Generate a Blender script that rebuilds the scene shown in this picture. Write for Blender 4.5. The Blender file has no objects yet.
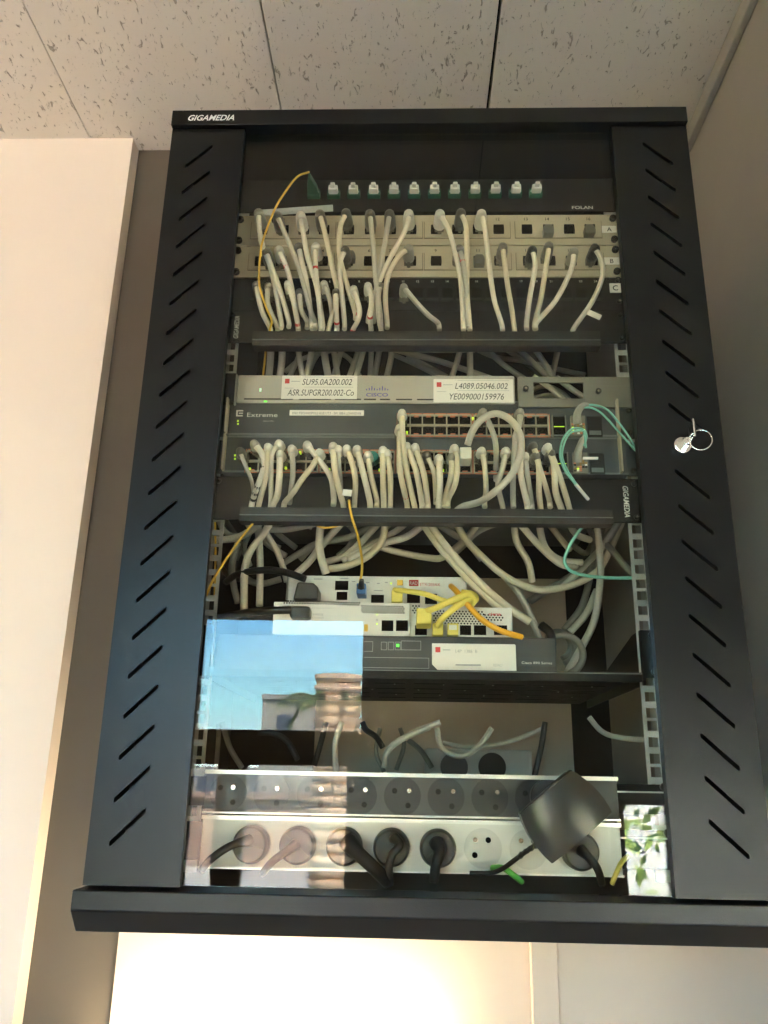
import bpy, bmesh, math, random
from mathutils import Vector, Matrix, Euler
random.seed(7)
SC = bpy.context.scene
COL = SC.collection
R = math.radians

# ---------------------------------------------------------------- camera
CAM_LOC = Vector((-0.015535, -0.781606, 0.091160))
CAM_ROT = Euler((math.pi/2 + 0.3141566, -0.0173893, 0.0278609), 'XYZ')
FPX = 828.0
cd = bpy.data.cameras.new('camera'); cam = bpy.data.objects.new('camera', cd); COL.objects.link(cam)
cam.location = CAM_LOC; cam.rotation_euler = CAM_ROT
cd.sensor_fit = 'VERTICAL'; cd.sensor_height = 24; cd.lens = 24*FPX/1024
cd.clip_start = 0.02; cd.clip_end = 300
SC.camera = cam
# ---------------------------------------------------------------- colour management
SC.view_settings.view_transform = 'Standard'; SC.view_settings.look = 'None'
SC.view_settings.gamma = 1; SC.view_settings.use_curve_mapping = False
SC.view_settings.exposure = -0.12
SC.cycles.sample_clamp_indirect = 120
# ---------------------------------------------------------------- sky
W = bpy.data.worlds.new('sky'); SC.world = W; W.use_nodes = True
nt = W.node_tree; nt.nodes.clear()
wo = nt.nodes.new('ShaderNodeOutputWorld'); bg = nt.nodes.new('ShaderNodeBackground')
tc = nt.nodes.new('ShaderNodeTexCoord'); sp = nt.nodes.new('ShaderNodeSeparateXYZ'); cr = nt.nodes.new('ShaderNodeValToRGB')
nt.links.new(tc.outputs['Generated'], sp.inputs[0]); nt.links.new(sp.outputs['Z'], cr.inputs[0])
nt.links.new(cr.outputs[0], bg.inputs[0]); nt.links.new(bg.outputs[0], wo.inputs[0])
el = cr.color_ramp.elements
el[0].position = 0.0; el[0].color = (0.80, 0.92, 0.95, 1)
el[1].position = 0.5; el[1].color = (0.09, 0.26, 0.75, 1)
for p_, c_ in ((0.08, (0.45, 0.84, 0.98, 1)), (0.20, (0.20, 0.52, 0.98, 1))):
    e_ = el.new(p_); e_.color = c_
bg.inputs[1].default_value = 31.0
# ---------------------------------------------------------------- sun, lamps
FILL_TUBE_W = 150       # glow of the tube added below the cabinet to light the wall
def add_light(name, kind, loc, energy, color=(1, 1, 1), rot=(0, 0, 0), **kw):
    l = bpy.data.lights.new(name, kind); l.energy = energy; l.color = color
    for k, v in kw.items(): setattr(l, k, v)
    o = bpy.data.objects.new(name, l); COL.objects.link(o); o.location = loc; o.rotation_euler = rot
    return o
sun = add_light('sun', 'SUN', (0, 5, 8), 230, (1, 0.93, 0.82), (R(-28), 0, R(-20)), angle=R(0.6))
for nm, x0, x1, z0, z1 in (('w_a', -1.3, -0.22, -0.9, 0.82), ('w_b', 0.9, 1.7, -0.9, 0.0)):
    a = add_light('window_portal', 'AREA', ((x0+x1)/2, -2.98, (z0+z1)/2), 1, rot=(R(90), 0, R(180)))
    a.data.shape = 'RECTANGLE'; a.data.size = x1-x0; a.data.size_y = z1-z0; a.data.cycles.is_portal = True

# ================================================================ helpers
def at(px, py, Y):
    """world point seen at pixel (px, py) of the 768x1024 frame on the upright plane y = Y"""
    d = CAM_ROT.to_matrix() @ Vector(((px-384)/FPX, (512-py)/FPX, -1))
    return CAM_LOC + d*((Y-CAM_LOC.y)/d.y)

MATS = {}
def mat(name, col, rough=0.5, metal=0.0, spec=0.5, bump=None, var=0.0, vscale=20.0, alpha=1.0, emit=None, estr=1.0, trans=0.0):
    m = bpy.data.materials.new(name); m.use_nodes = True; n = m.node_tree.nodes; L = m.node_tree.links
    b = n['Principled BSDF']
    b.inputs['Base Color'].default_value = (*col, 1); b.inputs['Roughness'].default_value = rough
    b.inputs['Metallic'].default_value = metal; b.inputs['Specular IOR Level'].default_value = spec
    if alpha < 1: b.inputs['Alpha'].default_value = alpha
    if emit: b.inputs['Emission Color'].default_value = (*emit, 1); b.inputs['Emission Strength'].default_value = estr
    if var > 0 or bump:
        t = n.new('ShaderNodeTexCoord'); nz = n.new('ShaderNodeTexNoise')
        nz.inputs['Scale'].default_value = vscale; nz.inputs['Detail'].default_value = 4
        L.new(t.outputs['Object'], nz.inputs['Vector'])
        if var > 0:
            r = n.new('ShaderNodeValToRGB'); L.new(nz.outputs[0], r.inputs[0])
            r.color_ramp.elements[0].position = 0.3; r.color_ramp.elements[1].position = 0.7
            r.color_ramp.elements[0].color = (*[c*(1-var) for c in col], 1)
            r.color_ramp.elements[1].color = (*[min(1, c*(1+var)) for c in col], 1)
            L.new(r.outputs[0], b.inputs['Base Color'])
        if bump:
            bp = n.new('ShaderNodeBump'); bp.inputs['Strength'].default_value = bump; bp.inputs['Distance'].default_value = 0.002
            L.new(nz.outputs[0], bp.inputs['Height']); L.new(bp.outputs[0], b.inputs['Normal'])
    MATS[name] = m
    return m

M = dict(
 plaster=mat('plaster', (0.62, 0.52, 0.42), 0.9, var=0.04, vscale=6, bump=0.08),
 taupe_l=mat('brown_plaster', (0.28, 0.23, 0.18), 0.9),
 taupe=mat('shaded_plaster', (0.125, 0.100, 0.070), 0.9, var=0.05, vscale=5, bump=0.08),  # shade of the strip beside the cabinet put into the wall colour
 cream=mat('cream_paint', (0.86, 0.73, 0.60), 0.8, var=0.02, vscale=3, bump=0.04),
 white_paint=mat('white_paint', (0.8, 0.78, 0.74), 0.6),
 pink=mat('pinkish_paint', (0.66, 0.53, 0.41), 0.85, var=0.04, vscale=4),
 grey_wall=mat('grey_beige_wall', (0.40, 0.35, 0.29), 0.85, var=0.05, vscale=5, bump=0.08),
 floor=mat('floor_vinyl', (0.50, 0.45, 0.38), 0.5, var=0.08, vscale=3),
 black=mat('black_powder_coat', (0.0068, 0.0068, 0.0062), 0.30, spec=0.25, bump=0.08, vscale=900),
 bar=mat('black_trim_coat', (0.011, 0.011, 0.010), 0.30, spec=0.25, bump=0.08, vscale=900),
 black_in=mat('black_sheet', (0.010, 0.010, 0.009), 0.6, spec=0.3, var=0.15, vscale=8),
 black_pl=mat('black_plastic', (0.016, 0.016, 0.016), 0.38, bump=0.05, vscale=600),
 dark_pl=mat('dark_socket_plastic', (0.06, 0.064, 0.066), 0.5),
 void=mat('port_void', (0.006, 0.006, 0.006), 0.8, spec=0.1),
 liner_sheen=mat('side_liner', (0.42, 0.37, 0.32), 0.6, var=0.06, vscale=6),  # glancing sheen of the black side sheet painted as grey beige
 beige=mat('beige_panel', (0.50, 0.45, 0.34), 0.5, var=0.04, vscale=15),
 beige_d=mat('beige_groove', (0.20, 0.17, 0.12), 0.7),
 cable=mat('white_cable_jacket', (0.74, 0.70, 0.60), 0.5, var=0.05, vscale=12),
 cable_y=mat('ivory_cable_jacket', (0.68, 0.62, 0.47), 0.5, var=0.05, vscale=12),
 cable_g=mat('grey_cable_jacket', (0.50, 0.485, 0.42), 0.5, var=0.05, vscale=12),
 cable_dk=mat('dim_grey_jacket', (0.25, 0.24, 0.21), 0.55),
 boot_w=mat('white_boot', (0.72, 0.71, 0.65), 0.45),
 boot_g=mat('smoke_boot', (0.22, 0.21, 0.19), 0.35, alpha=0.72),
 boot_c=mat('clear_boot', (0.68, 0.66, 0.57), 0.3, alpha=0.5),
 boot_b=mat('black_boot', (0.015, 0.015, 0.015), 0.4),
 plug=mat('clear_plug', (0.45, 0.43, 0.36), 0.25, alpha=0.5),
 red=mat('red_mark', (0.62, 0.05, 0.05), 0.6),
 ink=mat('black_ink', (0.02, 0.02, 0.02), 0.7),
 yellow=mat('yellow_fibre', (0.80, 0.50, 0.06), 0.45),
 ycable=mat('yellow_cable', (0.85, 0.72, 0.16), 0.45),
 ocable=mat('orange_cable', (0.80, 0.42, 0.03), 0.4),
 aqua=mat('aqua_fibre', (0.22, 0.58, 0.50), 0.45),
 green=mat('green_adapter', (0.015, 0.13, 0.075), 0.45),
 greenw=mat('green_wire', (0.10, 0.42, 0.08), 0.5),
 teal=mat('teal_plug', (0.03, 0.25, 0.2), 0.4),
 blue=mat('blue_connector', (0.05, 0.18, 0.45), 0.4),
 cap=mat('white_dust_cap', (0.85, 0.85, 0.82), 0.5),
 tag=mat('paper_label', (0.85, 0.84, 0.82), 0.7),
 bluetag=mat('blue_grey_label', (0.42, 0.46, 0.47), 0.6),
 silver=mat('silver_plastic', (0.45, 0.44, 0.40), 0.38, metal=0.15, var=0.03, vscale=5),
 bracket=mat('grey_bracket', (0.22, 0.22, 0.19), 0.45, metal=0.3),
 steel=mat('zinc_steel', (0.55, 0.56, 0.55), 0.35, metal=0.6, var=0.12, vscale=40),
 chrome=mat('chrome', (0.8, 0.79, 0.75), 0.18, metal=1.0),
 alu=mat('aluminium_edge', (0.85, 0.85, 0.83), 0.28, metal=0.35),
 slate=mat('slate_switch', (0.058, 0.070, 0.076), 0.5, var=0.05, vscale=6),
 slate_l=mat('slate_edge', (0.16, 0.18, 0.19), 0.45),
 grid=mat('port_grid_metal', (0.42, 0.39, 0.30), 0.4, metal=0.4),
 coral=mat('coral_port_edge', (0.60, 0.20, 0.10), 0.5),
 gold=mat('gold_contact', (0.85, 0.62, 0.25), 0.25, metal=0.8),
 wdev=mat('white_device', (0.78, 0.78, 0.76), 0.5),
 gdev=mat('charcoal_device', (0.05, 0.053, 0.055), 0.45),
 gline=mat('grey_print', (0.42, 0.43, 0.44), 0.6),
 lineblue=mat('violet_print', (0.12, 0.10, 0.42), 0.6),
 wprint=mat('white_print', (0.80, 0.80, 0.78), 0.6),
 wsock=mat('white_socket_strip', (0.74, 0.73, 0.68), 0.45),
 wsock_d=mat('white_socket_well', (0.62, 0.61, 0.56), 0.5),
 led_g=mat('green_led', (0.1, 0.9, 0.1), 0.4, emit=(0.15, 1.0, 0.10), estr=1.2),
 led_y=mat('yellow_green_led', (0.6, 0.9, 0.1), 0.4, emit=(0.6, 0.95, 0.05), estr=1.0),
 led_t=mat('mint_led', (0.6, 1, 0.8), 0.4, emit=(0.5, 1.0, 0.75), estr=1.2),
 adapter=mat('adapter_plastic', (0.035, 0.036, 0.035), 0.24, bump=0.06, vscale=700),
 wood=mat('door_wood', (0.36, 0.24, 0.13), 0.5, var=0.12, vscale=4),
 ground=mat('pale_paving', (0.30, 0.28, 0.25), 0.9, var=0.1, vscale=2),
 grass=mat('lawn', (0.10, 0.17, 0.035), 0.9, var=0.3, vscale=6),
 stucco=mat('white_stucco', (0.24, 0.225, 0.20), 0.9, var=0.05, vscale=2),
 winglass=mat('far_window', (0.06, 0.07, 0.09), 0.3),
 terracotta=mat('terracotta', (0.26, 0.17, 0.135), 0.9, var=0.1, vscale=3),
 bark=mat('palm_bark', (0.42, 0.30, 0.21), 0.95, var=0.4, vscale=14, bump=1.0),
 frond=mat('palm_frond', (0.055, 0.085, 0.03), 0.7, var=0.3, vscale=4),
 leaf=mat('hedge_leaf', (0.20, 0.29, 0.06), 0.6, var=0.35, vscale=5),
)
def glass_mat(name, refl, tint):
    m = bpy.data.materials.new(name); m.use_nodes = True; n = m.node_tree.nodes; L = m.node_tree.links; n.clear()
    o = n.new('ShaderNodeOutputMaterial'); mx = n.new('ShaderNodeMixShader'); t = n.new('ShaderNodeBsdfTransparent'); g = n.new('ShaderNodeBsdfGlossy')
    fr = n.new('ShaderNodeLayerWeight'); pw = n.new('ShaderNodeMath'); pw.operation = 'POWER'; pw.inputs[1].default_value = 5
    mu = n.new('ShaderNodeMath'); mu.operation = 'MULTIPLY_ADD'; mu.inputs[1].default_value = 1-refl; mu.inputs[2].default_value = refl; mu.use_clamp = True
    t.inputs[0].default_value = (*tint, 1); g.inputs['Roughness'].default_value = 0.0; g.inputs['Color'].default_value = (1, 1, 1, 1)
    L.new(fr.outputs['Facing'], pw.inputs[0]); L.new(pw.outputs[0], mu.inputs[0]); L.new(mu.outputs[0], mx.inputs[0]); L.new(t.outputs[0], mx.inputs[1]); L.new(g.outputs[0], mx.inputs[2]); L.new(mx.outputs[0], o.inputs[0])
    return m
M['glass'] = glass_mat('door_glass', 0.019, (0.95, 0.935, 0.88))
M['pane'] = glass_mat('window_glass', 0.05, (0.96, 0.98, 0.97))

def ceiling_mat():
    m = mat('mineral_fibre_tile', (0.70, 0.63, 0.55), 0.95); n = m.node_tree.nodes; L = m.node_tree.links; b = n['Principled BSDF']
    t = n.new('ShaderNodeTexCoord')
    def flecks(scale, rot, lo, hi, st):
        mp = n.new('ShaderNodeMapping'); mp.inputs['Rotation'].default_value = (0, 0, rot); mp.inputs['Scale'].default_value = (scale*st, scale, scale)
        L.new(t.outputs['Object'], mp.inputs[0])
        nz = n.new('ShaderNodeTexNoise'); nz.inputs['Scale'].default_value = 1.0; nz.inputs['Detail'].default_value = 3; nz.inputs['Roughness'].default_value = 0.55; nz.inputs['Distortion'].default_value = 0.9
        L.new(mp.outputs[0], nz.inputs['Vector'])
        r = n.new('ShaderNodeValToRGB'); r.color_ramp.elements[0].position = lo; r.color_ramp.elements[1].position = hi
        L.new(nz.outputs[0], r.inputs[0]); return r
    a = flecks(48, R(18), 0.315, 0.36, 2.4); c = flecks(95, R(-28), 0.30, 0.34, 2.0)
    mn = n.new('ShaderNodeMath'); mn.operation = 'MULTIPLY'; L.new(a.outputs[0], mn.inputs[0]); L.new(c.outputs[0], mn.inputs[1])
    mx = n.new('ShaderNodeMix'); mx.data_type = 'RGBA'; L.new(mn.outputs[0], mx.inputs[0])
    mx.inputs[6].default_value = (0.42, 0.35, 0.27, 1); mx.inputs[7].default_value = (0.76, 0.67, 0.56, 1)
    L.new(mx.outputs[2], b.inputs['Base Color'])
    bp = n.new('ShaderNodeBump'); bp.inputs['Strength'].default_value = 0.7; bp.inputs['Distance'].default_value = 0.003
    L.new(mn.outputs[0], bp.inputs['Height']); L.new(bp.outputs[0], b.inputs['Normal'])
    return m
M['ceil'] = ceiling_mat()

class MB:
    """collects shapes, links them as ONE mesh object"""
    def __init__(s): s.bm = bmesh.new(); s.mi = 0; s.mats = []
    def use(s, m):
        if m not in s.mats: s.mats.append(m)
        s.mi = s.mats.index(m); return s
    def _new(s, vs, fs, smooth=False):
        bv = [s.bm.verts.new(v) for v in vs]
        for f in fs:
            try: q = s.bm.faces.new([bv[i] for i in f]); q.material_index = s.mi; q.smooth = smooth
            except ValueError: pass
        return s
    def box(s, x0, x1, y0, y1, z0, z1, mtx=None):
        vs = [Vector((x, y, z)) for x in (x0, x1) for y in (y0, y1) for z in (z0, z1)]
        if mtx: vs = [mtx @ v for v in vs]
        return s._new(vs, [(0, 1, 3, 2), (4, 6, 7, 5), (0, 4, 5, 1), (2, 3, 7, 6), (0, 2, 6, 4), (1, 5, 7, 3)])
    def prism(s, pts, y0, y1, axis='y', mtx=None, smooth=False):
        """pts: outline in (x,z) extruded along y; axis='x': (y,z) along x; 'z': (x,y) along z"""
        f = {'y': lambda p, d: (p[0], d, p[1]), 'x': lambda p, d: (d, p[0], p[1]), 'z': lambda p, d: (p[0], p[1], d)}[axis]
        n = len(pts); vs = [Vector(f(p, y0)) for p in pts]+[Vector(f(p, y1)) for p in pts]
        if mtx: vs = [mtx @ v for v in vs]
        s._new(vs, [tuple(range(n))[::-1], tuple(range(n, 2*n))])
        bv = list(s.bm.verts)[-2*n:]
        for i in range(n):
            q = s.bm.faces.new([bv[i], bv[(i+1) % n], bv[n+(i+1) % n], bv[n+i]]); q.material_index = s.mi; q.smooth = smooth
        return s
    def cyl(s, c, r, d0, d1, axis='y', n=24, r1=None, mtx=None):
        """c = the two other coordinates"""
        r1 = r if r1 is None else r1
        f = {'y': lambda a, b, d: (a, d, b), 'x': lambda a, b, d: (d, a, b), 'z': lambda a, b, d: (a, b, d)}[axis]
        A = [Vector(f(c[0]+r*math.cos(2*math.pi*i/n), c[1]+r*math.sin(2*math.pi*i/n), d0)) for i in range(n)]
        B = [Vector(f(c[0]+r1*math.cos(2*math.pi*i/n), c[1]+r1*math.sin(2*math.pi*i/n), d1)) for i in range(n)]
        vs = A+B
        if mtx: vs = [mtx @ v for v in vs]
        bv = [s.bm.verts.new(v) for v in vs]
        for f_ in (bv[:n][::-1], bv[n:]):
            q = s.bm.faces.new(f_); q.material_index = s.mi
        for i in range(n):
            q = s.bm.faces.new([bv[i], bv[(i+1) % n], bv[n+(i+1) % n], bv[n+i]]); q.material_index = s.mi; q.smooth = True
        return s
    def tube(s, pts, r, n=8, sub=5, radii=None):
        pts = [Vector(p) for p in pts]
        if len(pts) > 2 and sub > 1:
            q = [pts[0]*2-pts[1]]+pts+[pts[-1]*2-pts[-2]]; out = []; rr = []
            for i in range(1, len(q)-2):
                for k in range(sub):
                    t = k/sub; a, b, c, d = q[i-1], q[i], q[i+1], q[i+2]
                    out.append(0.5*((2*b)+(-a+c)*t+(2*a-5*b+4*c-d)*t*t+(-a+3*b-3*c+d)*t**3))
                    if radii: rr.append(radii[i-1]*(1-t)+radii[i]*t)
            out.append(pts[-1]); rr.append(radii[-1] if radii else r)
        else: out = pts; rr = list(radii) if radii else [r]*len(pts)
        if not radii: rr = [r]*len(out)
        rings = []; up = None
        for i, p in enumerate(out):
            t = (out[min(i+1, len(out)-1)]-out[max(i-1, 0)])
            t = t.normalized() if t.length > 1e-9 else Vector((0, 0, 1))
            if up is None:
                up = Vector((1, 0, 0)) if abs(t.x) < 0.9 else Vector((0, 1, 0))
            u = (up-t*up.dot(t)).normalized(); v = t.cross(u); up = u
            rings.append([s.bm.verts.new(p+(u*math.cos(2*math.pi*k/n)+v*math.sin(2*math.pi*k/n))*rr[i]) for k in range(n)])
        for a, b in zip(rings, rings[1:]):
            for k in range(n):
                f = s.bm.faces.new([a[k], a[(k+1) % n], b[(k+1) % n], b[k]]); f.smooth = True; f.material_index = s.mi
        for f_ in (rings[0][::-1], rings[-1]):
            f = s.bm.faces.new(f_); f.material_index = s.mi
        return s
    def torus(s, c, R_, r, mtx=None, n=28, k=8):
        """ring in the xz plane about c"""
        rows = []
        for i in range(n):
            a = 2*math.pi*i/n; row = []
            for j in range(k):
                b = 2*math.pi*j/k; v = Vector(((R_+r*math.cos(b))*math.cos(a), r*math.sin(b), (R_+r*math.cos(b))*math.sin(a)))
                if mtx: v = mtx @ v
                row.append(s.bm.verts.new(v+Vector(c)))
            rows.append(row)
        for i in range(n):
            for j in range(k):
                f = s.bm.faces.new([rows[i][j], rows[(i+1) % n][j], rows[(i+1) % n][(j+1) % k], rows[i][(j+1) % k]]); f.smooth = True; f.material_index = s.mi
        return s
    def text(s, body, x, z, Y, w=None, h=0.004, shear=0.0, rotz=0.0, bold=0.0, align='l', th=0.0003):
        """printed lettering that faces -y: left baseline at (x, z); w scales to a width"""
        cu = bpy.data.curves.new('t', 'FONT'); cu.body = body; cu.size = 1; cu.shear = shear; cu.offset = bold; cu.fill_mode = 'FRONT'; cu.resolution_u = 3
        o = bpy.data.objects.new('t', cu); COL.objects.link(o); bpy.context.view_layer.update()
        me = bpy.data.meshes.new_from_object(o.evaluated_get(bpy.context.evaluated_depsgraph_get()))
        xs = [v.co.x for v in me.vertices]; ys = [v.co.y for v in me.vertices]
        x0, x1 = min(xs), max(xs); sy = h/0.72; sx = (w/(x1-x0)) if w else sy
        ox = 0 if align == 'l' else -(x1-x0)*sx/2
        ca, sa = math.cos(rotz), math.sin(rotz); vs = []
        for v in me.vertices:
            a, b = (v.co.x-x0)*sx+ox, v.co.y*sy
            vs.append(Vector((x+a*ca-b*sa, Y, z+a*sa+b*ca)))
        s._new(vs, [tuple(p.vertices) for p in me.polygons])
        bpy.data.objects.remove(o); bpy.data.curves.remove(cu); bpy.data.meshes.remove(me)
        return s
    def build(s, name, m=None, parent=None, bevel=0, label=None):
        if m is not None and not s.mats: s.mats = [m]
        bmesh.ops.recalc_face_normals(s.bm, faces=s.bm.faces)
        me = bpy.data.meshes.new(name); s.bm.to_mesh(me); s.bm.free()
        for k in s.mats: me.materials.append(k)
        o = bpy.data.objects.new(name, me); COL.objects.link(o)
        if parent is not None: o.parent = parent; o.matrix_parent_inverse = Matrix.Translation(parent.location).inverted() if parent.type == 'EMPTY' else Matrix()
        if bevel:
            b = o.modifiers.new('bevel', 'BEVEL'); b.width = bevel; b.segments = 2; b.limit_method = 'ANGLE'; b.angle_limit = R(40)
        if label: o['label'] = label
        return o
def tag(o, label=None, cat=None, group=None, kind=None):
    if label: o['label'] = label
    if cat: o['category'] = cat
    if group: o['group'] = group
    if kind: o['kind'] = kind
    return o
def empty(name, loc, label, cat, group=None):
    o = bpy.data.objects.new(name, None); COL.objects.link(o); o.location = loc; o.empty_display_size = 0.02
    return tag(o, label, cat, group)
def struct(o): o['kind'] = 'structure'; return o

# ================================================================ room
CEIL = 1.2; BACK = 0.465; FLOOR = -1.5; FRONT = -3.0; XL = -2.6; XR = 2.4; XN = 0.478
struct(MB().box(XL-.2, XR+.2, FRONT-.15, BACK+.15, FLOOR-.1, FLOOR).build('floor', M['floor']))
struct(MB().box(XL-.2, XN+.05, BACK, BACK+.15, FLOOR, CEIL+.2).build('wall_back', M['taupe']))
struct(MB().box(-.408, XN, BACK-.006, BACK, FLOOR, -.045).build('wall_back_lit_panel', M['pink']))  # pale panel added so the lower wall stays bright against the darkened wall
struct(MB().box(-.285, .285, BACK-.002, BACK, .01, .42).build('wall_back_lit_board', M['plaster']))  # pale sheet added to brighten the wall behind the back panel cutout
struct(MB().box(.1478, .1833, BACK-.022, BACK-.006, FLOOR, -.045).build('trim_6', M['pink'], bevel=.002))
struct(MB().box(XN, XR+.2, -0.1, BACK+.15, FLOOR, CEIL+.2).build('wall_right', M['grey_wall']))
struct(MB().box(XR, XR+.15, FRONT, -0.1, FLOOR, CEIL+.2).build('wall_far_right', M['plaster']))
struct(MB().box(XL-.15, XL, FRONT, BACK, FLOOR, CEIL+.2).build('wall_left', M['plaster']))
struct(MB().box(XL, -0.527, 0.432, BACK, FLOOR, CEIL).build('wall_pilaster', M['cream']))
# ceiling: slabs with open joints under a dark deck
cb = MB().use(M['ceil'])
xs = [-0.607-0.3593*k for k in range(6, 0, -1)]+[-0.607, -0.2465, 0.1125]
joints = xs; edges = [XL-.2]+joints+[XN-0.004]
gap = {-0.607: 0.0008, -0.2465: 0.0014, 0.1125: 0.0024}
for i in range(len(edges)-1):
    a, b = edges[i], edges[i+1]
    cb.box(a+gap.get(a, .001), b-gap.get(b, .001), -1.35, BACK-.002, CEIL, CEIL+.02)
    cb.box(a+gap.get(a, .001), b-gap.get(b, .001), FRONT, -1.353, CEIL, CEIL+.02)
cb.box(XN+.002, XR, FRONT, -0.102, CEIL, CEIL+.02)
cb.use(M['void']).box(XL-.2, XR+.2, FRONT-.15, BACK+.15, CEIL+.02, CEIL+.2)
struct(cb.build('ceiling'))
# pale cove strip on the right wall under the ceiling, cable trunking below the cabinet
struct(MB().box(XN-.012, XN, -0.1, BACK, CEIL-.035, CEIL-.004).build('trim_1', M['grey_wall'], bevel=.002))
# front wall (behind the viewer) with its openings
def front_wall(openings):
    xs = sorted({XL, XR, *[o[0] for o in openings], *[o[1] for o in openings]}); zs = sorted({FLOOR, CEIL+.2, *[o[2] for o in openings], *[o[3] for o in openings]})
    b = MB()
    for i in range(len(xs)-1):
        for j in range(len(zs)-1):
            cx, cz = (xs[i]+xs[i+1])/2, (zs[j]+zs[j+1])/2
            if not any(o[0] < cx < o[1] and o[2] < cz < o[3] for o in openings):
                b.box(xs[i], xs[i+1], FRONT-.15, FRONT, zs[j], zs[j+1])
    return b
OPEN = [(-1.3, -0.228, -0.95, 0.82), (0.86, 1.7, -1.5, 0.012)]
struct(front_wall(OPEN).build('wall_front', M['taupe_l']))
struct(MB().box(-1.3, -0.228, FRONT-.10, FRONT-.02, 0.15, 0.30).build('trim_2', M['wood']))
struct(MB().box(-0.86, -0.735, FRONT-.10, FRONT-.02, -0.95, 0.15).build('trim_3', M['wood']))
struct(MB().box(-0.285, -0.228, FRONT-.10, FRONT-.02, -0.95, 0.15).build('trim_4', M['wood']))
struct(MB().box(0.835, 0.895, FRONT-.13, FRONT+.05, -1.5, 0.012).build('trim_5', M['wood']))
for i, (a, b, c, d) in enumerate(((-1.3, -0.228, 0.30, 0.82), (-1.3, -0.86, -0.95, 0.15), (-0.735, -0.285, -0.95, 0.15), (0.895, 1.7, -1.5, 0.012))):
    struct(MB().box(a, b, FRONT-.062, FRONT-.058, c, d).build('window_%d' % (i+1), M['pane']))

# ---------------------------------------------------------------- outdoors (seen mirrored in the cabinet glass)
OY = -3.2
def mir(px, py, Wd):
    v = at(px, py, Wd+0.016); return Vector((v.x, -Wd, v.z))
struct(MB().box(-40, 40, -60, FRONT-.15, -1.75, -1.6).build('ground', M['ground']))
tag(MB().prism([(-1.55, -5.2), (-4.6, -16), (-14, -16), (-14, -5.2)], -1.6, -1.57, 'z').build('lawn', M['grass']), 'green lawn outside, mirrored at the lower left of the door glass', 'lawn')
def blk(px0, px1, py0, py1, Wd, depth):
    a = mir(px0, py1, Wd); b = mir(px1, py0, Wd); return a.x, b.x, -Wd-depth, -Wd, a.z, b.z
x0, x1, y0, y1, z0, z1 = blk(258, 322, 700, 780, 26, 8)
bd = empty('white_building', (x0, y1, -1.6), 'distant pale flat roofed building mirrored in the blue sky reflection', 'building')
MB().box(x0, x1, y0, y1, -1.6, z1).build('wall', M['stucco'], bd)
MB().box(x0-.03, x1+.03, y0, y1+.05, z1, z1+.15).build('roof', M['stucco'], bd)
MB().box(x0+.5, x1-.9, y1, y1+.05, z1-1.4, z1-.5).build('window', M['winglass'], bd)
x0, x1, y0, y1, z0, z1 = blk(150, 420, 802, 818, 17, .4)
tag(MB().box(x0, x1, y0, y1, -1.6, z1).box(x0-.1, x1+.1, y0-.1, y1+.1, z1, z1+.12).build('garden_wall', M['terracotta']), 'low terracotta garden wall mirrored across the socket strips', 'wall')
x0, x1, y0, y1, z0, z1 = blk(120, 520, 772, 800, 38, 5)
bd2 = empty('long_building', (x0, y1, -1.6), 'long low pale building mirrored above the garden wall reflection', 'building')
MB().box(x0, x1, y0, y1, -1.6, z1).build('wall', M['stucco'], bd2)
for k in range(5): MB().box(x0+1+k*2.4, x0+2.1+k*2.4, y1, y1+.05, -0.9, 0.3).build('window', M['winglass'], bd2)
# palm
pt = mir(338, 700, 7.5); pr_ = (mir(362, 700, 7.5).x-mir(314, 700, 7.5).x)/2
ptop = mir(338, 677, 7.5).z
palm = empty('palm_tree', (pt.x, pt.y, -1.6), 'thick shaggy palm tree outside mirrored beside the pale building', 'tree')
tb = MB(); rings = 26
for k in range(rings):
    z0 = -1.6+(ptop+1.6)*k/rings; z1 = -1.6+(ptop+1.6)*(k+1)/rings
    tb.cyl((pt.x, pt.y), pr_*.86, z0, z1+.01, 'z', 16, pr_*1.04)
tb.build('trunk', M['bark'], palm)
fb = MB()
for k in range(9):
    a = k*2*math.pi/9+random.uniform(-.1, .1); rl = random.uniform(.22, .42); dr = random.uniform(.1, .5)
    if math.sin(a) < -2: continue
    prev = None
    for j in range(11):
        t = j/10; rr = pr_*.9+rl*t; z = ptop-.22+.08*math.sin(t*2.2)-dr*t*t
        p = Vector((pt.x+math.cos(a)*rr, pt.y+math.sin(a)*rr, z)); 
        if prev is not None:
            fb.tube([prev, p], .015, 5, 1)
            side = Vector((-math.sin(a), math.cos(a), 0))
            for sg in (-1, 1):
                tip = p+side*sg*(.11*(1-t*.6))+Vector((math.cos(a)*.12, math.sin(a)*.12, -.16))
                w = (p-prev)*.8
                fb._new([prev, prev+w, tip], [(0, 1, 2)])
        prev = p
fb.build('fronds', M['frond'], palm)
# hedge close to the right-hand window
hb = MB(); c0 = mir(650, 850, 5.2)
for k in range(800):
    a = random.uniform(-.9, 1.6); zz = random.uniform(-1.6, .9); yy = -5.3-random.uniform(0, .6)
    p = Vector((c0.x+a, yy, zz)); d = Vector((random.uniform(-1, 1), random.uniform(-.5, .5), random.uniform(-1, 1))).normalized()*random.uniform(.04, .08)
    e = d.cross(Vector((random.uniform(-.3, .3), 1, random.uniform(-.3, .3)))).normalized()*d.length*.45
    hb._new([p-d, p+e, p+d, p-e], [(0, 1, 2, 3)])
tag(hb.build('leafy_shrub', M['leaf']), 'sunlit leafy shrub outside mirrored at the lower right of the glass', 'shrub')
wl = c0.x
tag(MB().box(wl-1.0, wl+3.2, -7.4, -7.1, -1.6, 1.6).build('garden_wall', M['white_paint']), 'bright white garden wall outside behind the leafy shrub reflection', 'wall')

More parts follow.
